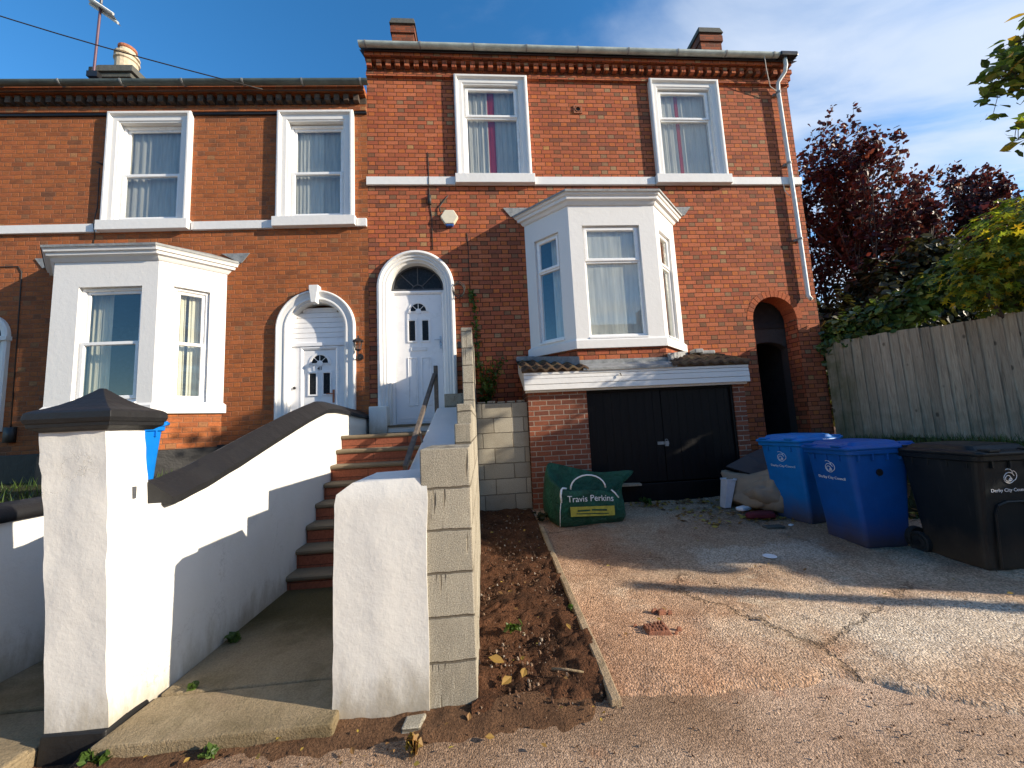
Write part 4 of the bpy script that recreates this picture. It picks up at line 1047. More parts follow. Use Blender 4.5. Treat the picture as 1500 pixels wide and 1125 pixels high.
def ground():
    m = MB(); xs = [-400, -60, -20] + [-10+0.5*k for k in range(65)] + [30, 60, 400]; ys = [-400, -60, -20] + [-8+0.5*k for k in range(45)] + [20, 60, 400]
    m.grid([[(x, y, gz(x, y)-0.05) for x in xs] for y in ys])
    structure('ground', m, 'dirt', smooth=True)
    sheet('pavement', -7, 11, -3.0, 2.5, 0.06, 'pavement', -0.012, ((0.010, 1.3, 3), (0.005, 6, 5)), lambda x, y: y < 2.1 or x > 0.4)
    def edge(x):
        return 2.12 + 0.18*nz3(x, 0, 1.1, 7) + 0.07*nz3(x, 0, 4, 9) + 0.03*nz3(x, 0, 13, 2) - 0.42*smooth(1.8, 2.5, x) + 0.12*smooth(0.9, 0.6, x)
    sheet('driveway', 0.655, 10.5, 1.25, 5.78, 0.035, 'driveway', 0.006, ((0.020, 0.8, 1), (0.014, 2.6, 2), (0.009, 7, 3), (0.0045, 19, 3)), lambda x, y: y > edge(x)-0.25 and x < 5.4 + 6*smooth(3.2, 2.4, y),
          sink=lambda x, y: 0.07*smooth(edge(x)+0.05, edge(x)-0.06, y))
    sheet('dirt_strip', -1.95, 0.95, 1.7, 2.36, 0.03, 'dirt', 0.006, ((0.012, 3, 1), (0.012, 14, 2)), lambda x, y: y < 2.24,
          sink=lambda x, y: 0.05*smooth(2.12+0.10*nz3(x, 0, 2, 4)+0.05*nz3(x, y, 9, 1), 1.88+0.10*nz3(x, 0, 2, 4), y) + 0.05*smooth(0.3, 0.9, x+0.3*nz3(x, y, 4, 8)))
    sheet('soil', -0.12, 0.645, 1.98, 5.82, 0.022, 'soil', 0.012, ((0.035, 2.2, 1), (0.03, 7, 2), (0.022, 19, 3), (0.012, 45, 4)), None, sink=lambda x, y: 0.09*smooth(2.2, 2.02, y + 0.12*nz3(x, 0, 4, 2)))
    sheet('grass_bank', 4.25, 9.5, 3.3, 6.9, 0.05, 'bank', 0.01, ((0.05, 1.6, 1), (0.03, 6, 2)), lambda x, y: x > 4.95-0.75*smooth(4.6, 5.7, y)+0.15*nz3(x, y, 3, 1) and not (4.85 < x < 5.9 and y > 6.15))
    # path up to the steps
    p = MB()
    p.box(-1.86, -0.80, 2.46, 3.90, -1.50, -1.392)
    p.hexa([(-1.90, 2.11, -1.52), (-0.79, 2.11, -1.52), (-0.80, 2.45, -1.52), (-1.87, 2.45, -1.52), (-1.90, 2.11, -1.397), (-0.79, 2.09, -1.392), (-0.80, 2.45, -1.39), (-1.87, 2.45, -1.396)])
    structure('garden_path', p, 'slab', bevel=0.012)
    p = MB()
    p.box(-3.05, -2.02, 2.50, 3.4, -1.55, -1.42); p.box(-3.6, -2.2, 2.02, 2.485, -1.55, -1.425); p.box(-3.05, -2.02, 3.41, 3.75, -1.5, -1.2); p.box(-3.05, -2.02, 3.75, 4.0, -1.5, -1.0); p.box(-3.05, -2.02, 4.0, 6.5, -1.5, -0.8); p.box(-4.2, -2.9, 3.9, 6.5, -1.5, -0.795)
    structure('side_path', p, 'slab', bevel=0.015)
    p = MB(); p.box(-9, -3.25, 2.4, 6.5, -1.5, -0.50)
    structure('front_garden', p, 'bank')
ground()

def edging():
    m = MB(); n = 40; rows = []
    for k in range(n+1):
        y = 2.10 + 2.85*k/n; z = gz(0.64, y)
        x = 0.625 + 0.045*k/n + 0.006*nz3(0, y, 3)
        t = 0.026 + 0.010*nz3(1, y, 4, 3)
        rows.append([(x-0.028, y, z-0.1), (x-0.028, y, z+t), (x-0.02, y, z+t+0.006), (x+0.02, y, z+t+0.006), (x+0.028, y, z+t), (x+0.028, y, z-0.1)])
    m.grid(rows, caps=True)
    tag(m.build('concrete_edging', 'kerb', None, bevel=0.004), 'thin pale concrete edging strip between the soil bed and the driveway', 'edging')
edging()

# ------------------------------------------------------------------ garage under the bay
def garage():
    T = thing('garage', 'small brick garage with black doors and white fascia under the bay', 'garage', (2.4, 5.72, -1.25))
    Yf = 5.72
    w = MB()
    w.panel([(0.68, -1.5), (0.68, 0.62), (4.10, 0.62), (4.10, -1.5)], [[(1.575, -1.49), (1.575, 0.475), (3.915, 0.475), (3.915, -1.49)]], Yf, Yf+0.22)
    w.box(0.68, 0.90, Yf+0.22, 6.495, -1.5, 0.62); w.box(3.88, 4.10, Yf+0.22, 6.495, -1.5, 0.62)
    w.build('brick_wall', 'brick_garage', T)
    iw = MB(); iw.box(0.91, 3.87, 6.44, 6.49, -1.5, 0.6)
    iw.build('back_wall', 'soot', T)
    fa = MB()
    z = 0.50
    for k, h in enumerate((0.085, 0.085, 0.055)):
        y0 = 5.60 + (0.0 if k < 2 else 0.008)
        fa.hexa([(0.62, y0, z), (4.13, y0, z), (4.13, 5.66, z), (0.62, 5.66, z), (0.62, y0+0.006, z+h-0.004), (4.13, y0+0.006, z+h-0.004), (4.13, 5.66, z+h-0.004), (0.62, 5.66, z+h-0.004)])
        z += h
    fa.box(0.62, 4.13, 5.608, 5.66, z, z+0.05)
    fa.box(0.64, 4.11, 5.655, 5.717, 0.47, 0.50)
    # boxed end on the left
    fa.prism([(5.66, 0.50), (5.66, 0.77), (6.45, 1.05), (6.45, 0.88)], 0.622, 0.672, 'x')
    fa.prism([(5.66, 0.50), (5.66, 0.77), (6.45, 1.05), (6.45, 0.88)], 4.105, 4.125, 'x')
    fo = fa.build('fascia', 'white_trim', T, bevel=0.005)
    hk = MB(); hk.tube([(2.08, 5.60, 0.70), (2.08, 5.575, 0.69), (2.085, 5.572, 0.66)], 0.008, 6); hk.build('hook', 'cable', fo)
    # pantile roof in courses
    y_e, z_e, y_t, z_t = 5.575, 0.792, 6.49, 1.085
    nc = 3
    for (xa, xb) in ((0.585, 1.60), (2.90, 4.16)):
        nx = int((xb-xa)/0.012); tl = MB()
        for c in range(nc):
            rows = []
            for q in (0, 1, 2):
                f0 = (c + (0, 0.02, 1.12)[q])/nc
                yy = y_e + (y_t-y_e)*min(1, f0); zz = z_e + (z_t-z_e)*min(1, f0)
                lift = (0.0, 0.034, 0.012)[q]
                rows.append([(xa+(xb-xa)*i/nx, yy, zz + lift + 0.020*math.sin(2*math.pi*(xa+(xb-xa)*i/nx)/0.165) + 0.004*math.sin(((xa+(xb-xa)*i/nx)*37))) for i in range(nx+1)])
            tl.grid(rows)
        tl.box(xa+0.01, xb-0.01, y_e+0.03, y_e+0.05, z_e-0.03, z_e+0.02)
        tl.build('tile_roof', 'pantile', T)
    ld = MB()
    ld.grid([[(1.52, 5.585, 0.765), (2.975, 5.585, 0.765)], [(1.52, 5.585, 0.80), (2.975, 5.585, 0.80)], [(1.52, 5.84, 0.905), (2.975, 5.84, 0.905)], [(1.52, 5.838, 0.965), (2.975, 5.838, 0.965)]])
    for s in ((1.53, 5.835, 0.87, 6.45), (2.955, 5.835, 3.63, 6.45)):
        x0, y0, x1, y1 = s
        k = 0.018
        ld.grid([[(x0, y0-k, 0.80), (x1, y1-k, 1.05)], [(x0, y0-k-0.003, 1.02), (x1, y1-k-0.003, 1.155)]])
    ld.build('lead_flashing', 'lead', T)
    ld = MB(); ld.box(0.60, 0.95, 6.40, 6.488, 1.07, 1.16); ld.build('lead_flashing', 'lead', T, bevel=0.02)
    ld = MB(); ld.box(3.72, 4.12, 6.38, 6.488, 1.08, 1.15); ld.box(3.70, 3.86, 6.3, 6.488, 1.09, 1.17); ld.build('lead_flashing', 'lead', T, bevel=0.02)
    # doors: two leaves of vertical planks
    for (xa, xb, seed) in ((1.58, 2.745, 1), (2.755, 3.91, 2)):
        d = MB(); n = 9; rnd = random.Random(seed)
        for k in range(n):
            a = xa+(xb-xa)*k/n; b = xa+(xb-xa)*(k+1)/n
            y = 5.77 + rnd.uniform(-0.002, 0.002)
            d.box(a+0.0006, b-0.0006, y, y+0.03, -0.945, 0.462)
        d.box(xa, xb, 5.785, 5.80, -0.94, 0.46)
        d.build('garage_door', 'garage_door', T, bevel=0.003)
    f = MB(); f.box(1.575, 1.615, 5.74, 5.80, -0.98, 0.475); f.box(3.875, 3.915, 5.74, 5.80, -0.98, 0.475); f.box(1.615, 3.875, 5.74, 5.80, 0.435, 0.475)
    f.build('door_frame', 'garage_door', T, bevel=0.004)
    th = MB(); th.box(1.575, 3.915, 5.755, 5.82, -1.3, -0.965)
    th.build('threshold_board', 'garage_door', T, bevel=0.01)
    hs = MB(); hs.box(2.64, 2.82, 5.758, 5.768, -0.40, -0.355); hs.box(2.75, 2.80, 5.735, 5.757, -0.425, -0.35)
    hs.tube([(2.755, 5.745, -0.36), (2.755, 5.745, -0.33), (2.775, 5.745, -0.32), (2.795, 5.745, -0.33), (2.795, 5.745, -0.36)], 0.005, 6)
    hs.build('padlock', 'lead', T)
    sc = MB()
    for k in range(7):
        x = 1.70+0.30*k+random.uniform(-0.06, 0.06); y = 5.66+random.uniform(-0.04, 0.03); z = gz(x, y)+0.012; L = random.uniform(0.05, 0.13); a = random.uniform(-0.5, 0.5)
        sc.hexa([(x, y, z-0.02), (x+L, y+a*L, z-0.02), (x+L, y+a*L+0.03, z-0.02), (x, y+0.03, z-0.02), (x+0.005, y+0.004, z+0.02), (x+L-0.01, y+a*L+0.004, z+0.014), (x+L, y+a*L+0.024, z+0.016), (x+0.004, y+0.026, z+0.022)])
    tag(sc.build('timber_scraps', 'fence', None), 'small broken timber scraps lying along the foot of the garage door', 'scraps', kind='stuff')
    return T
garage()

# ------------------------------------------------------------------ front steps
NOS = [(3.805, -1.263), (3.985, -1.085), (4.195, -0.91), (4.41, -0.734), (4.63, -0.553), (4.825, -0.367), (5.01, -0.193), (5.18, -0.019)]
def steps():
    T = thing('front_steps', 'dark red brick steps with worn grey stone treads up to the white door', 'steps', (-1.3, 3.82, -1.4))
    b = MB(); prof = [(3.83, -1.55)]
    zp = -1.392
    for (y, z) in NOS:
        prof += [(y+0.025, zp-0.002), (y+0.025, z-0.05)]; zp = z-0.05
    prof += [(6.42, zp), (6.42, -1.55)]
    cl = [prof[0]]
    for p in prof[1:]:
        if abs(p[0]-cl[-1][0]) + abs(p[1]-cl[-1][1]) > 1e-4: cl.append(p)
    b.prism(cl, -1.847, -0.50, 'x')
    b.build('riser_brickwork', 'brick_step', T)
    for k, (y, z) in enumerate(NOS):
        yb = NOS[k+1][0]+0.024 if k < 7 else 6.27
        t = MB(); n = 14; rows = []
        for i in range(n+1):
            x = -1.846 + (1.35)*i/n
            sag = 0.007*math.cos((x+1.3)*2.2) + 0.004*nz3(x, y, 5, k)
            # nosing: rounded front edge
            rows.append([(x, y+0.012, z-0.052), (x, y, z-0.036), (x, y-0.002, z-0.016), (x, y+0.012, z-0.003-sag*0.5), (x, y+0.05, z-sag), (x, yb, z-sag*0.3), (x, yb, z-0.05)])
        t.grid(rows, cu=True, caps=True)
        t.build('tread', 'stone', T)
steps()

# ------------------------------------------------------------------ white walls and pillars
def lumpy(o, levels=3, strength=0.012, size=0.25):
    s = o.modifiers.new('subdivide', 'SUBSURF'); s.subdivision_type = 'SIMPLE'; s.levels = levels; s.render_levels = levels
    tx = bpy.data.textures.new('lumps', 'CLOUDS'); tx.noise_scale = size; tx.noise_depth = 3
    d = o.modifiers.new('lumps', 'DISPLACE'); d.texture = tx; d.strength = strength; d.mid_level = 0.5; d.texture_coords = 'LOCAL'
    for p in o.data.polygons: p.use_smooth = True

WT = [(2.30, -0.345), (2.49, -0.345), (2.74, -0.288), (3.09, -0.188), (3.56, -0.043), (4.22, 0.152), (4.72, 0.275), (5.0, 0.285), (5.6, 0.262), (6.46, 0.225)]
def dense(tab, step):
    out = []
    y = tab[0][0]
    while y < tab[-1][0]:
        out.append(y); y += step
    return out + [tab[-1][0]]
def left_wall():
    T = thing('boundary_wall', 'white painted wall with sloping black coping rising beside the front steps', 'wall', (-1.97, 4.3, -1.45))
    ys = dense(WT, 0.07)
    m = MB(); rows = []
    for y in ys:
        z = lerp_tab(WT, y) + 0.006*nz3(0, y, 3, 4)
        r = []
        zz = [-1.6, -1.35, -1.1, -0.85, -0.6, -0.4, -0.2]
        zl = [z + (-1.6-z)*(1-k/11.0) for k in range(12)]
        for q in zl: r.append((-1.852 + 0.010*nz3(y*1.2, q*1.2, 2.0, 5) + 0.004*nz3(y, q, 9.0, 6) - 0.045*smooth(2.75, 2.3, y), y, q))
        r.append((-2.09, y, z)); r.append((-2.09, y, -1.6))
        rows.append(r)
    m.grid(rows, cu=True, caps=True)
    m.build('rendered_wall', 'white_wall', T, smooth=True)
    c = MB(); rows = []
    for y in [q for q in ys if q >= 2.40]:
        z = lerp_tab(WT, y); w = 0.006*nz3(0, y, 6, 8)
        rows.append([(-1.825+w, y, z-0.012+w), (-1.822+w, y, z+0.030+w), (-1.93, y, z+0.105), (-1.98, y, z+0.128+w), (-2.03, y, z+0.105), (-2.115, y, z+0.03), (-2.11, y, z-0.012)])
    c.grid(rows, cu=True, caps=True)
    c.build('coping', 'black_paint', T, smooth=False)

def gate_pillar():
    T = thing('gate_pillar', 'tall white gate pillar with a black pyramid cap', 'pillar', (-2.05, 2.34, -1.46))
    m = MB(); rows = []
    n = 26
    for k in range(n+1):
        t = k/n; z = -1.37 + 1.46*t
        xl = -2.172 - 0.125*t; xr = -1.893 - 0.095*t; yf = 2.19 + 0.01*t; yb = 2.50 - 0.07*t
        if t > 0.86: xl -= 0.012; xr += 0.004; yf -= 0.008
        r = []
        for (a, b, cnt) in (((xl, yf), (xr, yf), 7), ((xr, yf), (xr, yb), 7), ((xr, yb), (xl, yb), 4), ((xl, yb), (xl, yf), 4)):
            for q in range(cnt):
                s = q/cnt; x = a[0]+(b[0]-a[0])*s; y = a[1]+(b[1]-a[1])*s
                wob = 0.007*nz3(x*3+y*2, z, 2.5, 3) + 0.004*nz3(x*3+y*2, z, 9, 4)
                r.append((x+wob, y+wob, z))
        rows.append(r)
    m.grid(rows, cu=True, caps=True)
    o = m.build('shaft', 'white_wall', T, smooth=True)
    es = o.modifiers.new('edge', 'EDGE_SPLIT'); es.split_angle = R_(50)
    b = MB(); b.hexa([(-2.19, 2.17, -1.56), (-1.885, 2.17, -1.56), (-1.885, 2.5, -1.56), (-2.19, 2.5, -1.56), (-2.18, 2.178, -1.365), (-1.888, 2.178, -1.372), (-1.888, 2.5, -1.372), (-2.18, 2.5, -1.365)])
    b.build('black_base', 'black_paint', T, bevel=0.01)
    cx, cy = -2.135, 2.325
    c = MB(); rows = []
    rows = [(0.165, 0.082), (0.178, 0.092), (0.200, 0.106), (0.202, 0.126), (0.207, 0.128), (0.214, 0.150), (0.209, 0.182), (0.196, 0.192), (0.155, 0.209), (0.118, 0.229), (0.08, 0.256), (0.042, 0.290), (0.010, 0.322)]
    pr = []
    for h, z in rows:
        hx, hy = h, h*0.86
        pr.append([(cx-hx, cy-hy, z), (cx, cy-hy, z-0.0), (cx+hx, cy-hy, z), (cx+hx, cy, z), (cx+hx, cy+hy, z), (cx, cy+hy, z), (cx-hx, cy+hy, z), (cx-hx, cy, z)])
    c.grid(pr, cu=True, caps=True)
    c.build('pyramid_cap', 'black_paint', T, bevel=0.008)
    for y, z0, z1, x in ((2.34, -0.30, -0.235, -1.965), (2.335, -0.475, -0.445, -1.945)):
        f = MB(); f.box(x-0.03, x+0.012, y, y+0.016, z0, z1); f.build('iron_pin', 'slate', T)

def stair_wall():
    T = thing('stair_wall', 'white wall with a broad blunt front pillar on the right of the steps', 'wall', (-0.6, 2.4, -1.46))
    m = MB(); rows = []
    n = 22
    for k in range(n+1):
        t = k/n; z = -1.475 + 1.205*t
        inset = 0.0
        r = []
        xl = -0.828 + 0.012*t; xr = -0.352 + (0.03*t if t > 0.5 else 0.015) ; yf = 2.19; yb = 2.70
        if t > 0.93:
            s = (t-0.93)/0.07; xl += 0.085*s*s; yf += 0.02*s*s; xr -= 0.01*s
        for (a, b, cnt) in (((xl, yf), (xr, yf), 10), ((xr, yf), (xr, yb), 6), ((xr, yb), (xl, yb), 6), ((xl, yb), (xl, yf), 8)):
            for q in range(cnt):
                s = q/cnt; x = a[0]+(b[0]-a[0])*s; y = a[1]+(b[1]-a[1])*s
                wob = 0.007*nz3(x*2.5+y*2, z, 2.2, 13) + 0.004*nz3(x*3+y*2, z, 8, 14)
                zz = z + (0.022*(x+0.8) if k == n else 0) + (0.012*nz3(x, y, 8, 3) - 0.02*(x+0.36) if k == 0 else 0)
                r.append((x+wob, y+wob, zz))
        rows.append(r)
    m.grid(rows, cu=True, caps=True)
    o = m.build('front_pillar', 'white_wall', T, smooth=True)
    es = o.modifiers.new('edge', 'EDGE_SPLIT'); es.split_angle = R_(58)
    # sloping flank behind it
    f = MB(); prof = [(2.6, -1.05, -0.83), (3.4, -0.90, -0.845), (4.2, -0.52, -0.865), (4.7, -0.24, -0.80), (5.2, 0.06, -0.72), (5.6, 0.30, -0.665), (5.9, 0.32, -0.64), (6.3, 0.32, -0.62)]
    rows = []
    for q, (y, z, xl) in enumerate(prof):
        r = [(xl, y, -1.5), (xl, y, z-0.02), (xl+0.015, y, z)]
        for i in range(1, 6): r.append((xl+0.015+(-0.20-xl-0.015)*i/5, y, z+0.006*nz3(i, y, 1.5, 5)))
        r += [(-0.20, y, -1.5)]
        rows.append(r)
    f.grid(rows, cu=True, caps=True)
    f.build('sloping_flank', 'white_wall', T, smooth=False)
    p = MB(); p.box(-1.80, -1.52, 6.23, 6.44, -0.03, 0.41)
    tag(p.build('white_post', 'white_wall', None, bevel=0.012), 'short square white post at the left of the top doorstep', 'post')

def rough_blocks(o):
    s = o.modifiers.new('cut', 'SUBSURF'); s.subdivision_type = 'SIMPLE'; s.levels = 4; s.render_levels = 4
    tx = bpy.data.textures.new('pitted', 'CLOUDS'); tx.noise_scale = 0.09; tx.noise_depth = 4
    d = o.modifiers.new('pitted', 'DISPLACE'); d.texture = tx; d.strength = 0.006; d.mid_level = 0.5; d.texture_coords = 'LOCAL'
def block_wall():
    T = MB()
    T.box(-0.362, -0.088, 2.20, 2.66, -1.55, -0.107)
    T.box(-0.200, -0.088, 2.66, 2.95, -1.55, 0.03)
    T.box(-0.200, -0.088, 2.95, 4.93, -1.55, 0.185)
    T.box(-0.245, -0.105, 4.93, 5.25, -1.55, 1.300)
    T.box(-0.245, -0.105, 5.25, 6.49, -1.55, 1.305)
    T.box(-0.60, -0.246, 6.12, 6.40, 0.2, 0.55)
    o = T.build('block_wall', 'block', None, bevel=0.007); rough_blocks(o)
    tag(o, 'long grey concrete block wall stepping up between the white stair wall and the soil', 'wall')
    C = MB()
    C.box(-0.10, 0.672, 5.80, 5.92, -1.55, 0.345)
    for k in range(5):
        a = -0.08+0.15*k; C.box(a, a+0.12, 5.83, 5.93, 0.335, 0.36+0.03*random.random())
    tag(C.build('block_wall', 'block', None, bevel=0.006), 'low block wall facing the street between the long block wall and the garage brickwork', 'wall')
    f = MB(); f.box(-0.10, 0.672, 5.93, 6.48, -1.5, 0.25)
    structure('backfill', f, 'soil')
    s = MB(); s.hexa([(-0.47, 2.07, -1.5), (-0.36, 2.06, -1.5), (-0.34, 2.17, -1.5), (-0.46, 2.17, -1.5), (-0.46, 2.08, -1.435), (-0.37, 2.075, -1.432), (-0.35, 2.16, -1.43), (-0.45, 2.16, -1.435)])
    tag(s.build('stone_block', 'block', None, bevel=0.008), 'small grey block fragment at the foot of the white front pillar', 'block')
    s = MB(); s.hexa([(-2.36, 2.04, -1.55), (-2.20, 2.03, -1.55), (-2.20, 2.18, -1.55), (-2.35, 2.18, -1.55), (-2.35, 2.05, -1.40), (-2.21, 2.045, -1.41), (-2.21, 2.17, -1.41), (-2.34, 2.17, -1.40)])
    tag(s.build('kerb_stone', 'slab', None, bevel=0.012), 'worn stone at the left foot of the tall white gate pillar', 'kerb')

def neighbour_wall():
    T = thing('garden_wall', 'low white wall with black coping at the left edge behind the gate pillar', 'wall', (-3.15, 3.2, -1.45))
    m = MB(); m.box(-3.24, -3.05, 2.3, 6.3, -1.6, -0.43)
    m.build('rendered_wall', 'white_wall', T, bevel=0.01)
    c = MB(); rows = []
    for k in range(24):
        y = 2.3+4.0*k/23; w = 0.006*nz3(3, y, 5)
        rows.append([(-3.02, y, -0.45+w), (-3.015, y, -0.395), (-3.06, y, -0.36), (-3.15, y, -0.335+w), (-3.24, y, -0.36), (-3.27, y, -0.40), (-3.27, y, -0.45)])
    c.grid(rows, cu=True, caps=True)
    c.build('coping', 'black_paint', T, smooth=True)
left_wall(); gate_pillar(); stair_wall(); block_wall(); neighbour_wall()

def handrail():
    T = thing('handrail', 'weathered grey square handrail beside the top of the front steps', 'handrail', (-0.68, 5.75, 0.30))
    p = MB(); p.box(-0.705, -0.648, 5.70, 5.757, 0.20, 0.94); p.build('post', 'steel_rail', T, bevel=0.004)
    r = MB(); a = Vector((-0.69, 5.68, 0.80)); b = Vector((-0.875, 4.35, -0.40)); d = (b-a).normalized(); s = Vector((1, 0, 0)); s = (s-d*s.dot(d)).normalized(); u = d.cross(s)
    rows = [[tuple(q + s*i + u*j) for i, j in ((-0.024, -0.03), (0.024, -0.03), (0.024, 0.03), (-0.024, 0.03))] for q in (a, b)]
    r.grid(rows, cu=True, caps=True); r.build('rail', 'steel_rail', T, bevel=0.004)
    q = MB(); q.tube([(-0.80, 4.85, 0.02), (-0.78, 4.86, -0.06), (-0.76, 4.86, -0.16)], 0.014, 8); q.build('bracket', 'steel_rail', T)
handrail()

# ------------------------------------------------------------------ wheelie bins
def bin_mats(key, col):
    t = NT('wheelie bin plastic ' + key); p = t.obj()
    ps = t.n('SeparateXYZ'); t.put(ps.inputs[0], p)
    n1 = t.noise(p, 5, 6, 0.7); n2 = t.noise(t.scaled(p, (14, 14, 2)), 2, 4)
    c = t.mix(1.0, col, t.rng(n1, 0.3, 0.7, 0.85, 1.15), 'MULTIPLY')
    dirt = t.math('MULTIPLY', t.rng(t.math('ADD', ps.outputs[2], t.math('MULTIPLY', n1, -0.35)), -0.14, 0.16, 1.0, 0.0), 0.85)
    c = t.mix(dirt, c, (0.075, 0.05, 0.032))
    c = t.mix(t.rng(n2, 0.6, 0.75, 0, 0.05), c, (0.25, 0.24, 0.24))
    scr = t.noise(t.scaled(p, (3, 3, 40)), 2.5, 5, 0.8)
    c = t.mix(t.rng(scr, 0.68, 0.74, 0, 0.25), c, tuple(min(1, x*1.8+0.03) for x in col))
    return t.done(t.bsdf(c, t.rng(n1, 0.3, 0.7, 0.38, 0.55), t.bump(t.noise(p, 90, 3), 0.001), spec=0.25))
M['bin_blue'] = bin_mats('deep blue', (0.004, 0.085, 0.34))
M['bin_light'] = bin_mats('light blue', (0.004, 0.155, 0.47))
M['bin_azure'] = bin_mats('azure', (0.004, 0.17, 0.58))
M['bin_black'] = bin_mats('black', (0.008, 0.0125, 0.0155))
M['rubber'] = simple_mat('black rubber tyre', (0.02, 0.018, 0.017), 0.8, 0, 0.3, 20)

def rrect(hx, y0, y1, r, z, n=4):
    pts = []
    for (cx, cy, a0) in ((hx-r, y0+r, -90), (hx-r, y1-r, 0), (-hx+r, y1-r, 90), (-hx+r, y0+r, 180)):
        for k in range(n+1):
            a = R_(a0 + 90*k/n); pts.append((cx+r*math.cos(a), cy+r*math.sin(a), z))
    return pts
def wheelie_bin(label, mat, loc, rz, logo_face, group='wheelie bins', recess=False):
    """local frame: front towards -y, hinge and wheels at +y"""
    T = thing('wheelie_bin', label, 'wheelie bin', loc, rz, group)
    mw = MAT[T.name]
    xf = lambda x, y, z: tuple(mw @ Vector((x, y, z)))
    b = MB(xf)
    S = [(0.215, -0.235, 0.215, 0.03, 0.0), (0.225, -0.245, 0.235, 0.04, 0.03), (0.228, -0.25, 0.25, 0.04, 0.16), (0.246, -0.30, 0.29, 0.045, 0.62), (0.262, -0.335, 0.32, 0.05, 0.915),
         (0.285, -0.36, 0.335, 0.05, 0.925), (0.288, -0.363, 0.338, 0.05, 0.965), (0.27, -0.345, 0.32, 0.05, 0.97)]
    b.grid([rrect(*s) for s in S], cu=True, caps=True)
    for sx in (-1, 1):                         # ribs under the rim
        for y in (-0.25, -0.1, 0.06, 0.2):
            b.box(sx*0.255-0.012, sx*0.255+0.018*sx+0.012, y-0.008, y+0.008, 0.86, 0.93)
    for x in (-0.15, 0.0, 0.15): b.box(x-0.008, x+0.008, -0.35, -0.32, 0.86, 0.93)
    bo = b.build('body', mat, T, bevel=0.003)
    for p in bo.data.polygons: p.use_smooth = False
    if recess:                                 # moulded arch on the front
        a = MB(lambda t, q, z: xf(t, -0.252-q-0.109*max(0, z-0.16), z))
        pth = [(-0.12, 0.004, 0.03), (-0.135, 0.004, 0.48), (-0.11, 0.004, 0.55), (-0.04, 0.004, 0.575), (0.10, 0.004, 0.575), (0.15, 0.004, 0.54), (0.16, 0.004, 0.47), (0.15, 0.004, 0.03)]
        a.tube(pth, 0.011, 6); a.build('moulded_rib', mat, bo)
    l = MB(xf)
    L = [(0.292, -0.385, 0.33, 0.05, 0.968), (0.296, -0.39, 0.335, 0.05, 0.985), (0.29, -0.383, 0.33, 0.05, 1.0), (0.255, -0.30, 0.28, 0.06, 1.012), (0.235, -0.27, 0.24, 0.06, 1.045), (0.20, -0.22, 0.20, 0.06, 1.055)]
    l.grid([rrect(*s) for s in L], cu=True, caps=True)
    for sx in (-1, 1):
        l.box(sx*0.17-0.05, sx*0.17+0.05, -0.395, -0.31, 1.0, 1.022)
        l.box(sx*0.20-0.045, sx*0.20+0.045, 0.25, 0.40, 0.98, 1.03)
    lo = l.build('lid', mat, T, bevel=0.006)
    h = MB(xf)
    h.tube([(-0.26, 0.32, 0.99), (-0.26, 0.385, 1.0), (0.26, 0.385, 1.0), (0.26, 0.32, 0.99)], 0.016, 8)
    h.build('handle', mat, T, smooth=True)
    a = MB(xf); a.tube([(-0.25, 0.26, 0.10), (0.25, 0.26, 0.10)], 0.011, 8); a.build('axle', 'chrome', T)
    for sx in (-1, 1):
        w = MB(xf); w.lathe([(0.0, -0.02), (0.055, -0.02), (0.06, -0.012), (0.088, -0.024), (0.10, -0.018), (0.10, 0.018), (0.088, 0.024), (0.06, 0.012), (0.055, 0.02), (0.0, 0.02)], (sx*0.25, 0.26, 0.10), 20, 'x')
        wo = w.build('wheel', 'rubber', T, smooth=False)
        k = MB(xf); k.lathe([(0.0, -0.026), (0.03, -0.024), (0.03, 0.024), (0.0, 0.026)], (sx*0.25, 0.26, 0.10), 12, 'x'); k.build('hub', 'black_plastic', wo)
    # council logo: emblem over a line of lettering
    if logo_face == 'front':
        lx = lambda x, q, z: xf(x, -0.299-0.0075 - q - 0.11*(z), 0.66+z)
    else:
        lx = lambda x, q, z: xf(-0.247-0.004 - q - 0.052*z, -x, 0.66+z)
    t = MB(lx)
    t.text('Derby City Council', 0.040, 0.0012)
    def arc(cx, cz, r, a0, a1, wdt=0.006, n=14):
        t.tube([(cx+r*math.cos(R_(a0+(a1-a0)*k/n)), 0.001, cz+r*math.sin(R_(a0+(a1-a0)*k/n))) for k in range(n+1)], wdt*0.5, 4)
    arc(0.0, 0.115, 0.045, 20, 330); arc(-0.008, 0.11, 0.024, -40, 290); arc(0.02, 0.13, 0.045, -60, 75); arc(-0.01, 0.15, 0.04, 10, 120); arc(0.012, 0.10, 0.012, 0, 360)
    t.build('council_logo', 'white_print', bo)
    return T, xf, bo
b1, x1, bo1 = wheelie_bin('deep blue wheelie bin with a dirty base standing in front of the lighter blue one', 'bin_blue', (3.96, 3.90, -1.385), R_(-90), 'front')
kn = MB(x1); kn.lathe([(0.035, 0.0), (0.035, -0.02), (0.018, -0.02), (0.018, -0.002)], (0.262, -0.03, 0.74), 14, 'x') ; kn.build('side_boss', 'black_plastic', bo1)
wheelie_bin('lighter blue wheelie bin half hidden behind the deep blue one', 'bin_light', (3.98, 4.66, -1.335), R_(-78), 'front')
wheelie_bin('black wheelie bin with white council lettering at the right edge', 'bin_black', (4.40, 3.30, -1.415), R_(-4), 'front', recess=True)
wheelie_bin('bright azure blue wheelie bin behind the tall white gate pillar', 'bin_azure', (-3.80, 4.25, -0.79), R_(0), 'front')

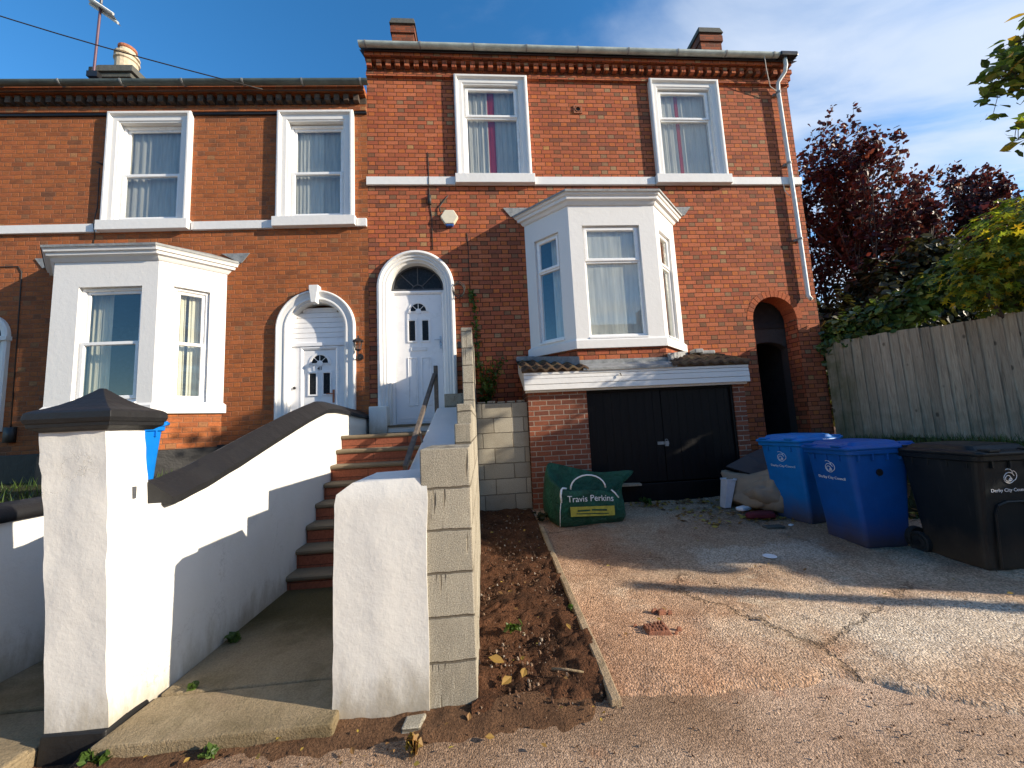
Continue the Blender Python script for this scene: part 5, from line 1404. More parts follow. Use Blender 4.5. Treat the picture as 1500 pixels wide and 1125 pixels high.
# ------------------------------------------------------------------ builder's bulk bag
def bag_mat():
    t = NT('green woven sack'); p = t.obj()
    n1 = t.noise(p, 6, 6, 0.65)
    c = t.mix(t.rng(n1, 0.35, 0.7), (0.003, 0.055, 0.032), (0.009, 0.11, 0.066))
    ps = t.n('SeparateXYZ'); t.put(ps.inputs[0], p)
    low = t.math('MULTIPLY', t.rng(ps.outputs[2], 0.0, 0.22, 1, 0), t.rng(t.noise(p, 7, 5), 0.35, 0.65))
    c = t.mix(t.math('MULTIPLY', low, 0.5), c, (0.06, 0.05, 0.035))
    wv = t.n('TexWave'); wv.inputs['Scale'].default_value = 130; t.put(wv.inputs['Vector'], p)
    cr_ = t.math('ABSOLUTE', t.math('SUBTRACT', t.noise(p, 9, 5, 0.6, 0.8), 0.5))
    h = t.math('ADD', t.math('MULTIPLY', cr_, -5.0), t.math('ADD', t.math('MULTIPLY', n1, 2.0), t.math('MULTIPLY', wv.outputs['Fac'], 0.06)))
    return t.done(t.bsdf(c, 0.45, t.bump(h, 0.016), spec=0.4))
M['sack'] = bag_mat()
def bag_w(q):
    return 0.034*mnoise.noise(q*4.0) + 0.024*mnoise.noise(q*9.0 + Vector((3, 1, 2))) - 0.02*abs(mnoise.noise(q*6.0 + Vector((7, 0, 1))))
def bulk_bag():
    org = (1.32, 5.22, -1.31)
    T = thing('bulk_bag', 'slumped green builders bulk bag with white lettering beside the garage brickwork', 'bag', org)
    # loops of eight control points: FL, F, FR, R, BR, B, BL, L
    loops = [
        [(0.93,4.93,-1.31),(1.32,4.94,-1.31),(1.72,4.97,-1.30),(1.76,5.25,-1.29),(1.72,5.52,-1.28),(1.3,5.55,-1.28),(0.88,5.55,-1.28),(0.84,5.25,-1.30)],
        [(0.89,4.89,-1.22),(1.32,4.885,-1.23),(1.76,4.93,-1.22),(1.82,5.25,-1.2),(1.76,5.6,-1.2),(1.3,5.62,-1.2),(0.82,5.6,-1.2),(0.78,5.25,-1.2)],
        [(0.90,4.88,-1.05),(1.31,4.87,-1.06),(1.74,4.92,-1.07),(1.83,5.25,-1.05),(1.78,5.6,-1.02),(1.3,5.63,-1.02),(0.82,5.61,-1.0),(0.78,5.25,-1.0)],
        [(0.93,4.90,-0.90),(1.30,4.885,-0.90),(1.70,4.94,-0.96),(1.84,5.25,-0.92),(1.82,5.58,-0.86),(1.32,5.60,-0.9),(0.84,5.58,-0.82),(0.80,5.25,-0.84)],
        [(0.96,4.93,-0.845),(1.29,4.915,-0.85),(1.66,4.97,-0.915),(1.88,5.22,-0.79),(1.99,5.44,-0.73),(1.52,5.54,-0.78),(0.87,5.44,-0.58),(0.83,5.25,-0.72)],
        [(0.98,4.96,-0.85),(1.29,4.96,-0.87),(1.64,5.02,-0.925),(1.86,5.18,-0.80),(2.07,5.30,-0.69),(1.54,5.46,-0.70),(0.88,5.38,-0.52),(0.86,5.22,-0.70)],
    ]
    def ring(lp, n=5):
        out = []
        k = len(lp)
        for i in range(k):
            p0, p1, p2, p3 = (Vector(lp[(i+q) % k]) for q in (-1, 0, 1, 2))
            for s in range(n):
                t = s/n
                lin = p1.lerp(p2, t)
                cat = 0.5*((2*p1) + (-p0+p2)*t + (2*p0-5*p1+4*p2-p3)*t*t + (-p0+3*p1-3*p2+p3)*t**3)
                out.append(lin*0.55 + cat*0.45)
        return out
    R = [ring(l) for l in loops]
    rows = []
    for a in range(len(R)-1):
        for s in range(4):
            t = s/4; row = []
            for k in range(len(R[a])):
                p = R[a][k].lerp(R[a+1][k], t)
                q = p.copy()
                w = bag_w(q)
                front = p.y < 5.0
                q += Vector((w*0.5, w*(0.3 if front else 1.3), w*0.4 if a > 0 else 0))
                row.append(tuple(q))
            rows.append(row)
    rows.append([tuple(p) for p in R[-1]])
    c = Vector((1.38, 5.24, -1.0))
    for f_, dz in ((0.90, -0.10), (0.55, -0.16), (0.2, -0.14)):
        rows.append([tuple(c + (p-c)*f_ + Vector((0, 0, dz*0.6 + 0.03*mnoise.noise(p*5)))) for p in R[-1]])
    m = MB(); m.grid(rows, cu=True, caps=True)
    o = m.build('sack', 'sack', T, smooth=True)
    s = o.modifiers.new('sub', 'SUBSURF'); s.levels = 1; s.render_levels = 1
    def fx(x, q, z):
        w = bag_w(Vector((1.30+x, 4.88, -1.0+z)))
        return (1.30+x+w*0.15, 4.868-q+0.055*x+0.02*max(0, x)+w*0.25, -1.0+z+w*0.22)
    t = MB(lambda x, q, z: fx(x, q+0.016, z+0.015-0.05*x)); t.text('Travis Perkins', 0.105, 0.001); t.build('lettering', 'white_print', T)
    y = MB(lambda x, q, z: fx(x, q+0.016, z-0.04*x)); y.box(-0.27, 0.30, 0.0, 0.002, -0.165, -0.045); yo = y.build('printed_band', 'yellow_print', T)
    g = MB(lambda x, q, z: fx(x, q+0.0195, z-0.04*x)); g.box(-0.18, -0.02, 0.0, 0.001, -0.105, -0.085); g.box(0.0, 0.2, 0.0, 0.001, -0.10, -0.08); g.box(-0.2, 0.22, 0.0, 0.001, -0.14, -0.128); g.build('band_print', 'sack', yo)
    st = MB()
    st.tube([(1.08+0.23*(1-math.cos(math.pi*k/12)), 4.99+0.02*math.sin(math.pi*k/12), -0.855+0.17*math.sin(math.pi*k/12)) for k in range(13)], 0.010, 6)
    st.tube([(0.93, 4.885, -0.99), (0.925, 4.875, -0.90), (0.94, 4.90, -0.84), (0.97, 4.95, -0.825), (1.02, 4.97, -0.835)], 0.013, 6)
    st.tube([(1.60, 4.95, -0.88), (1.64, 4.935, -0.92), (1.68, 4.925, -0.98)], 0.010, 6)
    st.tube([(0.895, 4.882, -1.28), (0.905, 4.872, -1.1), (0.925, 4.882, -0.97)], 0.005, 5)
    st.build('strap', 'white_print', T, smooth=True)
bulk_bag()

# ------------------------------------------------------------------ dumped rubbish between garage and bins
def soft_box(name, mat, label, cat, c, size, rot, seed, puff=0.06, crease=0.03):
    Rm = Matrix.Translation(Vector(c)) @ Matrix.Rotation(rot[2], 4, 'Z') @ Matrix.Rotation(rot[1], 4, 'Y') @ Matrix.Rotation(rot[0], 4, 'X')
    m = MB(); sx, sy, sz = size; rows = []; n = 14
    for a in range(n+1):
        t = a/n; zz = -1+2*t
        sh = (1-abs(zz)**5*0.35) if 0 < a < n else 0.55
        row = []
        for k in range(40):
            ang = 2*math.pi*k/40; ca, sa = math.cos(ang), math.sin(ang)
            e = 0.35
            x = math.copysign(abs(ca)**e, ca)*sx*sh; y = math.copysign(abs(sa)**e, sa)*sy*sh
            p = Vector((x, y, zz*sz))
            w = crease*mnoise.noise(p*5+Vector((seed, 0, 0))) + crease*0.6*abs(mnoise.noise(p*9+Vector((0, seed, 0))))
            p *= 1+w/max(0.1, min(size))*0.8
            row.append(tuple(Rm @ p))
        rows.append(row)
    m.grid(rows, cu=True, caps=True)
    o = m.build(name, mat, None, smooth=True)
    return tag(o, label, cat)
M['beige'] = simple_mat('dusty beige upholstery', (0.29, 0.225, 0.16), 0.85, 0, 0.22, 4, 0.004)
M['board'] = simple_mat('dark blue grey board', (0.022, 0.022, 0.028), 0.6, 0, 0.3, 6)
M['red_cloth'] = simple_mat('dark red cloth', (0.13, 0.012, 0.02), 0.8, 0, 0.2, 10)
M['box_white'] = simple_mat('white box plastic', (0.60, 0.62, 0.66), 0.4, 0, 0.1, 10)
def rubbish():
    soft_box('cushion', 'beige', 'dusty beige upholstered cushion lying nearest the garage under the dark board', 'cushion', (3.62, 5.12, -1.04), (0.15, 0.36, 0.22), (0.0, R_(24), R_(28)), 3, crease=0.075)
    soft_box('cushion', 'beige', 'creased beige upholstered cushion leaning beside the lighter blue bin', 'cushion', (3.84, 4.97, -1.115), (0.34, 0.24, 0.17), (R_(-28), R_(24), R_(-12)), 9, crease=0.10)
    m = MB()
    A, B, C_, D_ = Vector((3.40, 5.32, -0.735)), Vector((4.08, 4.86, -1.02)), Vector((4.78, 5.25, -0.60)), Vector((4.25, 5.62, -0.52))
    n = (B-A).cross(D_-A).normalized()*0.02
    rows = []
    for p, q in ((A, D_), (B, C_)):
        rows.append([tuple(p), tuple(p.lerp(q, 0.5)+Vector((0, 0, 0.015))), tuple(q), tuple(q+n), tuple(p.lerp(q, 0.5)+n+Vector((0, 0, 0.015))), tuple(p+n)])
    m.grid(rows, cu=True, caps=True)
    tag(m.build('dark_board', 'board', None, bevel=0.004), 'large dark board lying tilted over the beige cushions', 'board')
    T = thing('white_box', 'tall narrow white plastic box leaning by the garage threshold', 'box', (3.27, 5.22, -1.26))
    m = MB(); c = Vector((3.27, 5.22, -1.26))
    lo = [(-0.05, -0.06), (0.05, -0.06), (0.05, 0.06), (-0.05, 0.06)]
    rows = []
    for z, s, dx in ((0, 0.9, 0), (0.36, 1.25, 0.085), (0.361, 1.38, 0.085), (0.385, 1.38, 0.09), (0.384, 1.2, 0.09), (0.34, 1.15, 0.085)):
        rows.append([(c.x+a*s+dx, c.y+b*s, c.z+z) for a, b in lo])
    m.grid(rows, cu=True, caps=True); m.build('bin_shell', 'box_white', T, bevel=0.006)
    soft_box('red_cloth', 'red_cloth', 'crumpled dark red cloth on the ground under the beige cushions', 'cloth', (3.42, 4.74, -1.265), (0.17, 0.08, 0.035), (0, 0, R_(-10)), 5, crease=0.03)
    soft_box('plastic_wrapper', 'white_print', 'crumpled white wrapper between the white box and the red cloth', 'litter', (3.40, 5.0, -1.235), (0.11, 0.05, 0.025), (0, 0, R_(25)), 6, crease=0.03)
    soft_box('plastic_wrapper', 'white_print', 'tiny white scrap on the ground by the lighter blue bin corner', 'litter', (3.55, 4.42, -1.325), (0.03, 0.02, 0.015), (0, 0, R_(25)), 7, crease=0.02)
    m = MB(); z = gz(3.28, 4.40)+0.01
    m.box(3.20, 3.42, 4.34, 4.44, z, z+0.02); tag(m.build('paper_sheet', 'cement', None, bevel=0.005), 'flat grey scrap with a dark hole lying before the rubbish', 'litter')
    m = MB(); z = gz(2.70, 3.68)+0.02
    m.lathe([(0.0, 0.0), (0.055, 0.0), (0.062, 0.006), (0.055, 0.010), (0.035, 0.008), (0.03, 0.005), (0.0, 0.005)], (2.70, 3.68, z-0.012), 18)
    tag(m.build('disc', 'white_print', None), 'small pale round disc lying flat on the shaded driveway', 'disc')
    m = MB()
    m.hexa([(1.72, 5.55, -0.955), (2.28, 5.62, -0.97), (2.30, 5.75, -0.965), (1.70, 5.75, -0.95), (1.72, 5.55, -0.925), (2.28, 5.62, -0.945), (2.30, 5.75, -0.945), (1.70, 5.75, -0.925)])
    tag(m.build('broken_plank', 'fence', None), 'splintered pale plank end sticking out below the black garage door', 'plank')
    M['brick_dull'] = simple_mat('dull crushed brick', (0.25, 0.10, 0.055), 0.9, 0, 0.35, 30, 0.006)
    T = thing('brick_fragment', 'broken orange air brick pieces lying on the sunlit driveway', 'brick', (1.10, 2.68, gz(1.1, 2.68)))
    m = MB(); z = gz(1.1, 2.68)+0.02
    for r_ in range(3):
        for k in range(6):
            x = 1.03+0.024*k+random.uniform(-0.004, 0.004); y = 2.63+0.035*r_+random.uniform(-0.004, 0.004)
            m.box(x, x+0.016, y, y+0.024, z-0.01, z+0.02+random.uniform(-0.006, 0.006))
    m.hexa([(1.02, 2.62, z-0.02), (1.18, 2.60, z-0.02), (1.19, 2.73, z-0.02), (1.03, 2.74, z-0.02), (1.03, 2.63, z+0.008), (1.17, 2.61, z+0.006), (1.18, 2.72, z+0.01), (1.04, 2.73, z+0.01)])
    m.build('perforated_piece', 'brick_dull', T, bevel=0.004)
    m = MB()
    for (x, y, s) in ((1.235, 2.88, 0.032), (1.19, 2.90, 0.025), (1.29, 2.87, 0.018), (0.98, 2.74, 0.014), (1.25, 2.66, 0.018), (1.21, 2.62, 0.012)):
        zz = gz(x, y)+0.02
        m.hexa([(x-s, y-s*.7, zz-0.02), (x+s*1.2, y-s*.5, zz-0.02), (x+s, y+s*.8, zz-0.02), (x-s*.8, y+s*.6, zz-0.02), (x-s*.7, y-s*.5, zz+s*.4), (x+s*.9, y-s*.3, zz+s*.3), (x+s*.7, y+s*.5, zz+s*.5), (x-s*.5, y+s*.4, zz+s*.35)])
    m.build('chip', 'brick_dull', T, bevel=0.004)
    m = MB(); m.tube([(0.33, 2.33, -1.385), (0.41, 2.30, -1.378), (0.50, 2.275, -1.385)], [0.008, 0.007, 0.005], 7)
    tag(m.build('stick', 'kerb', None, smooth=True), 'pale thin stick lying on the dark soil near the pavement', 'stick')
rubbish()

# ------------------------------------------------------------------ leaves and plants
def leaf_geo(m, p, size, rnd, up=0.4, long_=1.5, n=None):
    if n is None:
        n = Vector((rnd.gauss(0, 1), rnd.gauss(0, 1), rnd.gauss(0, 1)+up)).normalized()
    a = n.cross(Vector((rnd.gauss(0, 1), rnd.gauss(0, 1), rnd.gauss(0, 1)))).normalized(); b = n.cross(a)
    s = size*rnd.uniform(0.5, 1.35); L = s*long_*0.5; w = s*0.5; f = n*(s*0.13)
    p = Vector(p)
    i = len(m.v)
    m.v += [tuple(p-a*L), tuple(p-a*L*0.2+b*w+f), tuple(p+a*L*0.35+b*w*0.8+f), tuple(p+a*L), tuple(p+a*L*0.35-b*w*0.8+f), tuple(p-a*L*0.2-b*w+f)]
    m.f += [(i, i+1, i+2, i+3), (i, i+3, i+4, i+5)]
def palm_leaf(m, p, size, rnd, n):
    """five lobed leaf"""
    n = n.normalized(); a = n.cross(Vector((rnd.gauss(0, 1), rnd.gauss(0, 1), 0.2))).normalized(); b = n.cross(a)
    p = Vector(p); i = len(m.v); s = size*rnd.uniform(0.7, 1.2)
    pts = [p]
    for k, (ang, r) in enumerate(((-150, 0.35), (-115, 0.75), (-85, 0.38), (-50, 0.95), (-24, 0.45), (0, 1.1), (24, 0.45), (50, 0.95), (85, 0.38), (115, 0.75), (150, 0.35))):
        c, q = math.cos(R_(ang)), math.sin(R_(ang))
        pts.append(p + (a*c + b*q)*r*s*0.55 + n*(0.10*s*(r-0.5)) - Vector((0, 0, 0.12*s*r)))
    m.v += [tuple(q) for q in pts]
    m.f += [(i, i+k, i+k+1) for k in range(1, 11)]
def blob_points(rnd, blobs):
    for (c, r, n) in blobs:
        c = Vector(c)
        for _ in range(n):
            while True:
                d = Vector((rnd.uniform(-1, 1), rnd.uniform(-1, 1), rnd.uniform(-1, 1)))
                l = d.length
                if 0.05 < l <= 1: break
            d *= (0.45+0.55*l**0.3)*(0.85+0.3*mnoise.noise(d*2.3+c))
            yield c + Vector((d.x*r[0], d.y*r[1], d.z*r[2])), d
def branchy(rnd, p, d, length, r, depth, wood, tips, spread=0.55, up=0.15, kids=(3, 5), droop=0.0, env=None):
    n = 5; path = [p.copy()]; rr = [r]; q = p.copy(); dd = d.normalized()
    for k in range(n):
        dd = (dd + Vector((rnd.gauss(0, 0.12), rnd.gauss(0, 0.12), rnd.gauss(0, 0.10)+up*0.3-droop))).normalized()
        q = q + dd*(length/n)
        if env and len(path) > 1:
            e = q - env[0]
            if (e.x/env[1][0])**2 + (e.y/env[1][1])**2 + (e.z/env[1][2])**2 > rnd.uniform(0.75, 1.2): break
        path.append(q.copy()); rr.append(r*(1-0.6*(k+1)/n))
    n = len(path)-1
    if n < 1: return
    wood.tube([tuple(x) for x in path], rr, 5 if r < 0.02 else 7)
    if depth == 0:
        tips.append(path); return
    for k in range(rnd.randint(*kids)):
        t = rnd.uniform(0.3, 1.0); i = min(n-1, int(t*n)); b = path[i].lerp(path[i+1], t*n-i)
        nd = (dd + Vector((rnd.gauss(0, spread), rnd.gauss(0, spread), rnd.gauss(0, spread)+up))).normalized()
        branchy(rnd, b, nd, length*rnd.uniform(0.5, 0.75), max(0.004, r*0.5), depth-1, wood, tips, spread, up, kids, droop, env)
    branchy(rnd, path[-1], dd, length*0.6, max(0.004, r*0.4), depth-1, wood, tips, spread, up, kids, droop, env)

def purple_tree(label, base, h, width, seed, leaves, stems, env):
    T = thing('purple_tree', label, 'tree', base, 0, 'trees behind the fence')
    rnd = random.Random(seed); wood = MB(); tips = []
    for s in range(stems):
        a = 2*math.pi*s/stems + rnd.uniform(-0.4, 0.4)
        d = Vector((math.cos(a)*width, math.sin(a)*width*0.6, 1.0))
        branchy(rnd, Vector(base)+Vector((0.1*math.cos(a), 0.1*math.sin(a), 0)), d, h*0.42*rnd.uniform(0.8, 1.15), 0.06, 3, wood, tips, 0.42, 0.32, (3, 4), 0.0, env)
    wood.build('trunk', 'bark', T, recalc=False)
    m = MB()
    while leaves > 0:
        path = rnd.choice(tips); t = rnd.random()*(len(path)-1); i = min(len(path)-2, int(t))
        p = path[i].lerp(path[i+1], t-i) + Vector((rnd.gauss(0, 0.07), rnd.gauss(0, 0.07), rnd.gauss(0, 0.07)))
        leaf_geo(m, p, 0.085, rnd, 0.2, 1.5); leaves -= 1
    m.build('crown', 'leaf_purple', T, recalc=False)
    return T

def leafy(name, label, cat, base, blobs, mat, size, seed, wood_mat='bark', stem=None, palm=False, group=None, up=0.5):
    T = thing(name, label, cat, base, 0, group)
    rnd = random.Random(seed)
    if stem:
        w = MB(); stem(w, rnd); w.build('trunk', wood_mat, T, recalc=False)
    m = MB()
    for p, d in blob_points(rnd, blobs):
        nn = (d.normalized() + Vector((rnd.gauss(0, 0.6), rnd.gauss(0, 0.6), rnd.gauss(0, 0.5)+up))).normalized()
        if palm: palm_leaf(m, p, size, rnd, nn)
        else: leaf_geo(m, p, size, rnd, n=nn)
    m.build('crown' if cat == 'tree' else 'foliage', mat, T, recalc=False)
    return T

FP0 = Vector((6.22, 6.42)); FD = Vector((0.515, -0.857))
def fpt(t, off=0.0):                       # point along the fence; off > 0 is behind it
    p = FP0 + FD*t; n = Vector((0.857, 0.515))
    return p + n*off
def fence():
    ang = math.atan2(FD.y, FD.x)
    T = thing('wooden_fence', 'tall weathered close board wooden fence behind the wheelie bins', 'fence', (FP0.x, FP0.y, -0.6), ang)
    mw = MAT[T.name]; xf = lambda x, y, z: tuple(mw @ Vector((x, y, z)))
    m = MB(xf); rnd = random.Random(4); x = 0.0; L = 6.5; w = 0.118
    k = 0
    while x < L:
        top = 1.80 + rnd.uniform(-0.012, 0.012) + 0.012*math.sin(x*3)
        lean = rnd.uniform(-0.006, 0.006); a = 0.006 + rnd.uniform(-0.001, 0.003); ww = w*rnd.uniform(0.95, 1.04)
        # feather edge: thick edge in front overlapping the thin edge of the last board; camera side is -y in local terms
        n = 6; rows = []
        for q in range(n+1):
            z = 0.02 + (top-0.02)*q/n; bow = 0.006*math.sin(q*0.9+k*1.7)
            rows.append([(x+lean*q/n, -0.004-bow, z), (x+ww+0.02+lean*q/n, -0.016-a-bow, z), (x+ww+0.02+lean*q/n, -0.006-bow, z), (x+lean*q/n, 0.001-bow, z)])
        m.grid(rows, cu=True, caps=True)
        x += ww; k += 1
    m.build('boards', 'fence', T)
    r = MB(xf)
    for z in (0.3, 0.95, 1.55): r.box(0, L, 0.004, 0.05, z, z+0.09)
    r.build('rail', 'fence', T)
    for px in (0.03, 2.17, 4.3, 6.45):
        p = MB(xf); p.box(px-0.05, px+0.05, 0.052, 0.152, -0.5, 1.78); p.build('post', 'fence', T)
    p = MB(xf); p.box(6.86, 6.96, -0.06, 0.04, -1.0, 2.5); p.build('gate_post', 'fence', T)  # unseen slim post apart from the fence, inferred from its shadow stripe
fence()
purple_tree('tall loose purple leaved tree beside the right corner of the brick house', (9.9, 9.0, -0.6), 9.4, 0.22, 14, 17000, 8, (Vector((9.9, 9.0, 3.4)), (1.85, 1.5, 5.0)))
purple_tree('lower spreading purple leaved tree right of the tallest purple one', (12.8, 9.3, -0.6), 7.8, 0.36, 23, 19000, 8, (Vector((13.1, 9.3, 2.6)), (2.9, 1.6, 4.2)))
def hedge():
    rnd = random.Random(5); blobs = []
    for k in range(24):
        t = 0.0+0.268*k; p = fpt(t, 0.28); z = 1.14 + 0.64*smooth(0.0, 1.5, t) + 0.08*math.sin(k*1.3)
        blobs.append(((p.x, p.y, z), (0.42, 0.42, 0.44+0.08*math.sin(k)), 700))
        if t > 3.1: blobs.append(((p.x+0.25, p.y+0.1, z+0.62+0.12*math.sin(k*2.1)), (0.45, 0.45, 0.40), 480))
        q = fpt(t, 0.35); blobs.append(((q.x, q.y, 0.35), (0.35, 0.35, 0.8), 160))
    leafy('ivy_hedge', 'dark overgrown ivy hedge spilling over the top of the wooden fence', 'hedge', (*fpt(2.4, 0.5), -0.6), blobs, 'leaf_hedge', 0.085, 6)
hedge()
def stem_fn(p0, targets, r):
    def f(w, rnd):
        for t in targets:
            a = Vector(p0); b = Vector(t); mid = a.lerp(b, 0.5)+Vector((rnd.uniform(-0.15, 0.15), rnd.uniform(-0.15, 0.15), 0.2))
            w.tube([tuple(a), tuple(a.lerp(mid, 0.5)+Vector((0, 0, 0.1))), tuple(mid), tuple(b)], [r, r*0.75, r*0.5, r*0.15], 7)
    return f
leafy('evergreen_shrub', 'dark bushy shrub between the hedge and the purple trees', 'shrub', (9.3, 7.9, -0.6),
      [((7.6, 8.0, 1.2), (1.0, 0.9, 1.7), 3000), ((9.3, 7.9, 1.9), (1.4, 0.9, 1.7), 4800), ((11.2, 7.9, 2.0), (1.4, 0.9, 1.6), 4200), ((10.2, 7.6, 3.2), (0.9, 0.6, 0.7), 900)], 'leaf_dark', 0.12, 8, stem=stem_fn((9.3, 7.9, -0.6), [(8.2, 7.9, 1.8), (9.3, 8, 3), (10.8, 7.9, 2.6)], 0.08))
leafy('maple_tree', 'yellow green maple hanging over the fence at the right edge', 'tree', (8.3, 4.9, -0.6),
      [((6.95, 4.30, 2.05), (0.72, 0.6, 0.58), 1000), ((7.55, 4.25, 2.4), (0.7, 0.6, 0.5), 760), ((6.5, 4.45, 1.6), (0.45, 0.45, 0.4), 220), ((8.4, 4.5, 2.1), (0.8, 0.7, 0.8), 700), ((7.6, 4.8, 1.5), (0.8, 0.5, 0.5), 480)],
      'leaf_maple', 0.125, 12, stem=stem_fn((8.3, 4.9, -0.6), [(6.7, 4.55, 1.9), (7.6, 4.5, 2.6), (8.3, 4.5, 2.9), (7.3, 4.6, 2.2)], 0.07), palm=True, up=0.9)
def overhang():
    T = thing('broadleaf_tree', 'leafy branches reaching in at the top right corner', 'tree', (8.9, 2.6, -1.2))
    rnd = random.Random(31); w = MB()
    w.tube([(8.9, 2.6, -1.2), (8.85, 2.65, 1.0), (8.7, 2.75, 2.6), (8.5, 2.9, 4.0), (8.4, 3.0, 5.0)], [0.14, 0.12, 0.10, 0.07, 0.03], 9)
    m = MB()
    def twig(a, b, n, spread, cnt):
        a = Vector(a); b = Vector(b)
        path = [a.lerp(b, k/5)+Vector((0, 0, 0.12*math.sin(math.pi*k/5))) for k in range(6)]
        w.tube([tuple(p) for p in path], [0.03, 0.025, 0.02, 0.014, 0.009, 0.004], 6)
        for _ in range(cnt):
            t = rnd.uniform(0.15, 1.0)**0.7*4.99; i = int(t); c = path[i].lerp(path[i+1], t-i)
            e = c + Vector((rnd.gauss(0, spread), rnd.gauss(0, spread), rnd.gauss(-0.02, spread*0.8)))
            w.tube([tuple(c), tuple(c.lerp(e, 0.5)+Vector((0, 0, 0.02))), tuple(e)], 0.003, 4)
            for _ in range(n):
                p = e + Vector((rnd.gauss(0, 0.05), rnd.gauss(0, 0.05), rnd.gauss(-0.02, 0.05)))
                leaf_geo(m, p, 0.074, rnd, n=Vector((rnd.gauss(0, 0.5), rnd.gauss(-0.3, 0.5), 0.7)).normalized(), long_=1.9)
    twig((8.6, 2.85, 3.6), (5.86, 3.45, 3.62), 7, 0.15, 120)
    twig((7.6, 3.05, 3.7), (5.98, 3.35, 3.90), 7, 0.14, 90)
    twig((8.65, 2.8, 3.1), (5.95, 3.5, 2.84), 6, 0.10, 60)
    twig((8.5, 2.9, 4.0), (6.7, 2.6, 4.3), 3, 0.18, 40)
    w.build('trunk', 'bark', T, recalc=False); m.build('crown', 'leaf_branch', T, recalc=False)
overhang()
def climber():
    T = thing('climbing_plant', 'straggly climbing plant on the brick wall above the low block wall', 'climber', (0.1, 6.47, 0.26))
    rnd = random.Random(9); w = MB(); m = MB()
    stems = [[(0.02, 6.48, 0.27), (-0.02, 6.485, 0.9), (-0.06, 6.485, 1.5), (-0.08, 6.485, 2.05), (-0.10, 6.485, 2.35)],
             [(0.10, 6.46, 0.27), (0.14, 6.44, 0.6), (0.25, 6.42, 0.9), (0.36, 6.42, 1.15)], [(0.05, 6.46, 0.27), (0.12, 6.43, 0.7), (0.16, 6.45, 1.1)], [(0.02, 6.46, 0.3), (0.0, 6.42, 0.6), (0.05, 6.44, 0.95)]]
    for q, s in enumerate(stems):
        w.tube(s, 0.006, 5)
        for _ in range((150, 120, 90, 80)[q]):
            t = rnd.random()*(len(s)-1); i = min(len(s)-2, int(t)); p = Vector(s[i]).lerp(Vector(s[i+1]), t-i)
            p += Vector((rnd.gauss(0, 0.05 if q else 0.03), -abs(rnd.gauss(0, 0.03)), rnd.gauss(0, 0.04)))
            p.y = min(p.y, 6.487)
            leaf_geo(m, p, 0.05, rnd, 0.3, 1.4)
    w.build('stem', 'bark', T, recalc=False); m.build('foliage', 'leaf_weed', T, recalc=False)
climber()
def weed(label, c, r, n, size, seed, mat='leaf_weed'):
    T = thing('weed', label, 'weed', c, 0, 'weeds in the cracks'); rnd = random.Random(seed); w = MB(); m = MB()
    for _ in range(max(3, n//5)):
        a = rnd.uniform(0, 6.28); rr = r*rnd.uniform(0.3, 1); e = Vector(c)+Vector((rr*math.cos(a), rr*math.sin(a)*0.7, r*rnd.uniform(0.3, 1.0)))
        w.tube([tuple(c), tuple(Vector(c).lerp(e, 0.5)+Vector((0, 0, 0.01))), tuple(e)], 0.0018, 4)
        for _ in range(5):
            p = Vector(c).lerp(e, rnd.uniform(0.4, 1.0)) + Vector((rnd.gauss(0, r*0.15), rnd.gauss(0, r*0.15), abs(rnd.gauss(0, r*0.1))))
            leaf_geo(m, p, size, rnd, 1.0, 1.5)
    w.build('stem', 'leaf_weed', T, recalc=False); m.build('foliage', mat, T, recalc=False)
weed('small green weed in the shade at the foot of the white boundary wall', (-1.80, 2.97, -1.39), 0.055, 40, 0.035, 1)
weed('bushy green weed at the right foot of the tall gate pillar', (-1.86, 2.11, -1.47), 0.07, 50, 0.028, 2)
weed('low yellow green weed along the front edge of the path slab', (-1.32, 2.06, -1.46), 0.05, 30, 0.024, 3)
weed('tuft of weed in the crack between path slab and boundary wall', (-1.70, 2.47, -1.395), 0.04, 24, 0.022, 4)
weed('small leafy weed in the soil close to the block wall', (0.14, 2.75, -1.38), 0.06, 40, 0.03, 5)
weed('weed growing by the left end of the garage threshold behind the bag', (2.32, 5.62, -1.235), 0.09, 40, 0.05, 6)
weed('weed at the left side of the green bulk bag', (0.72, 5.2, -1.27), 0.12, 50, 0.045, 7, 'leaf_dark')
weed('brown and green leafy clump on the pavement before the white front pillar', (-0.40, 1.97, -1.465), 0.055, 40, 0.04, 8, 'leaf_fallen')
weed('weed beside the kerb edging halfway along the soil', (0.60, 3.0, -1.38), 0.035, 20, 0.02, 10)
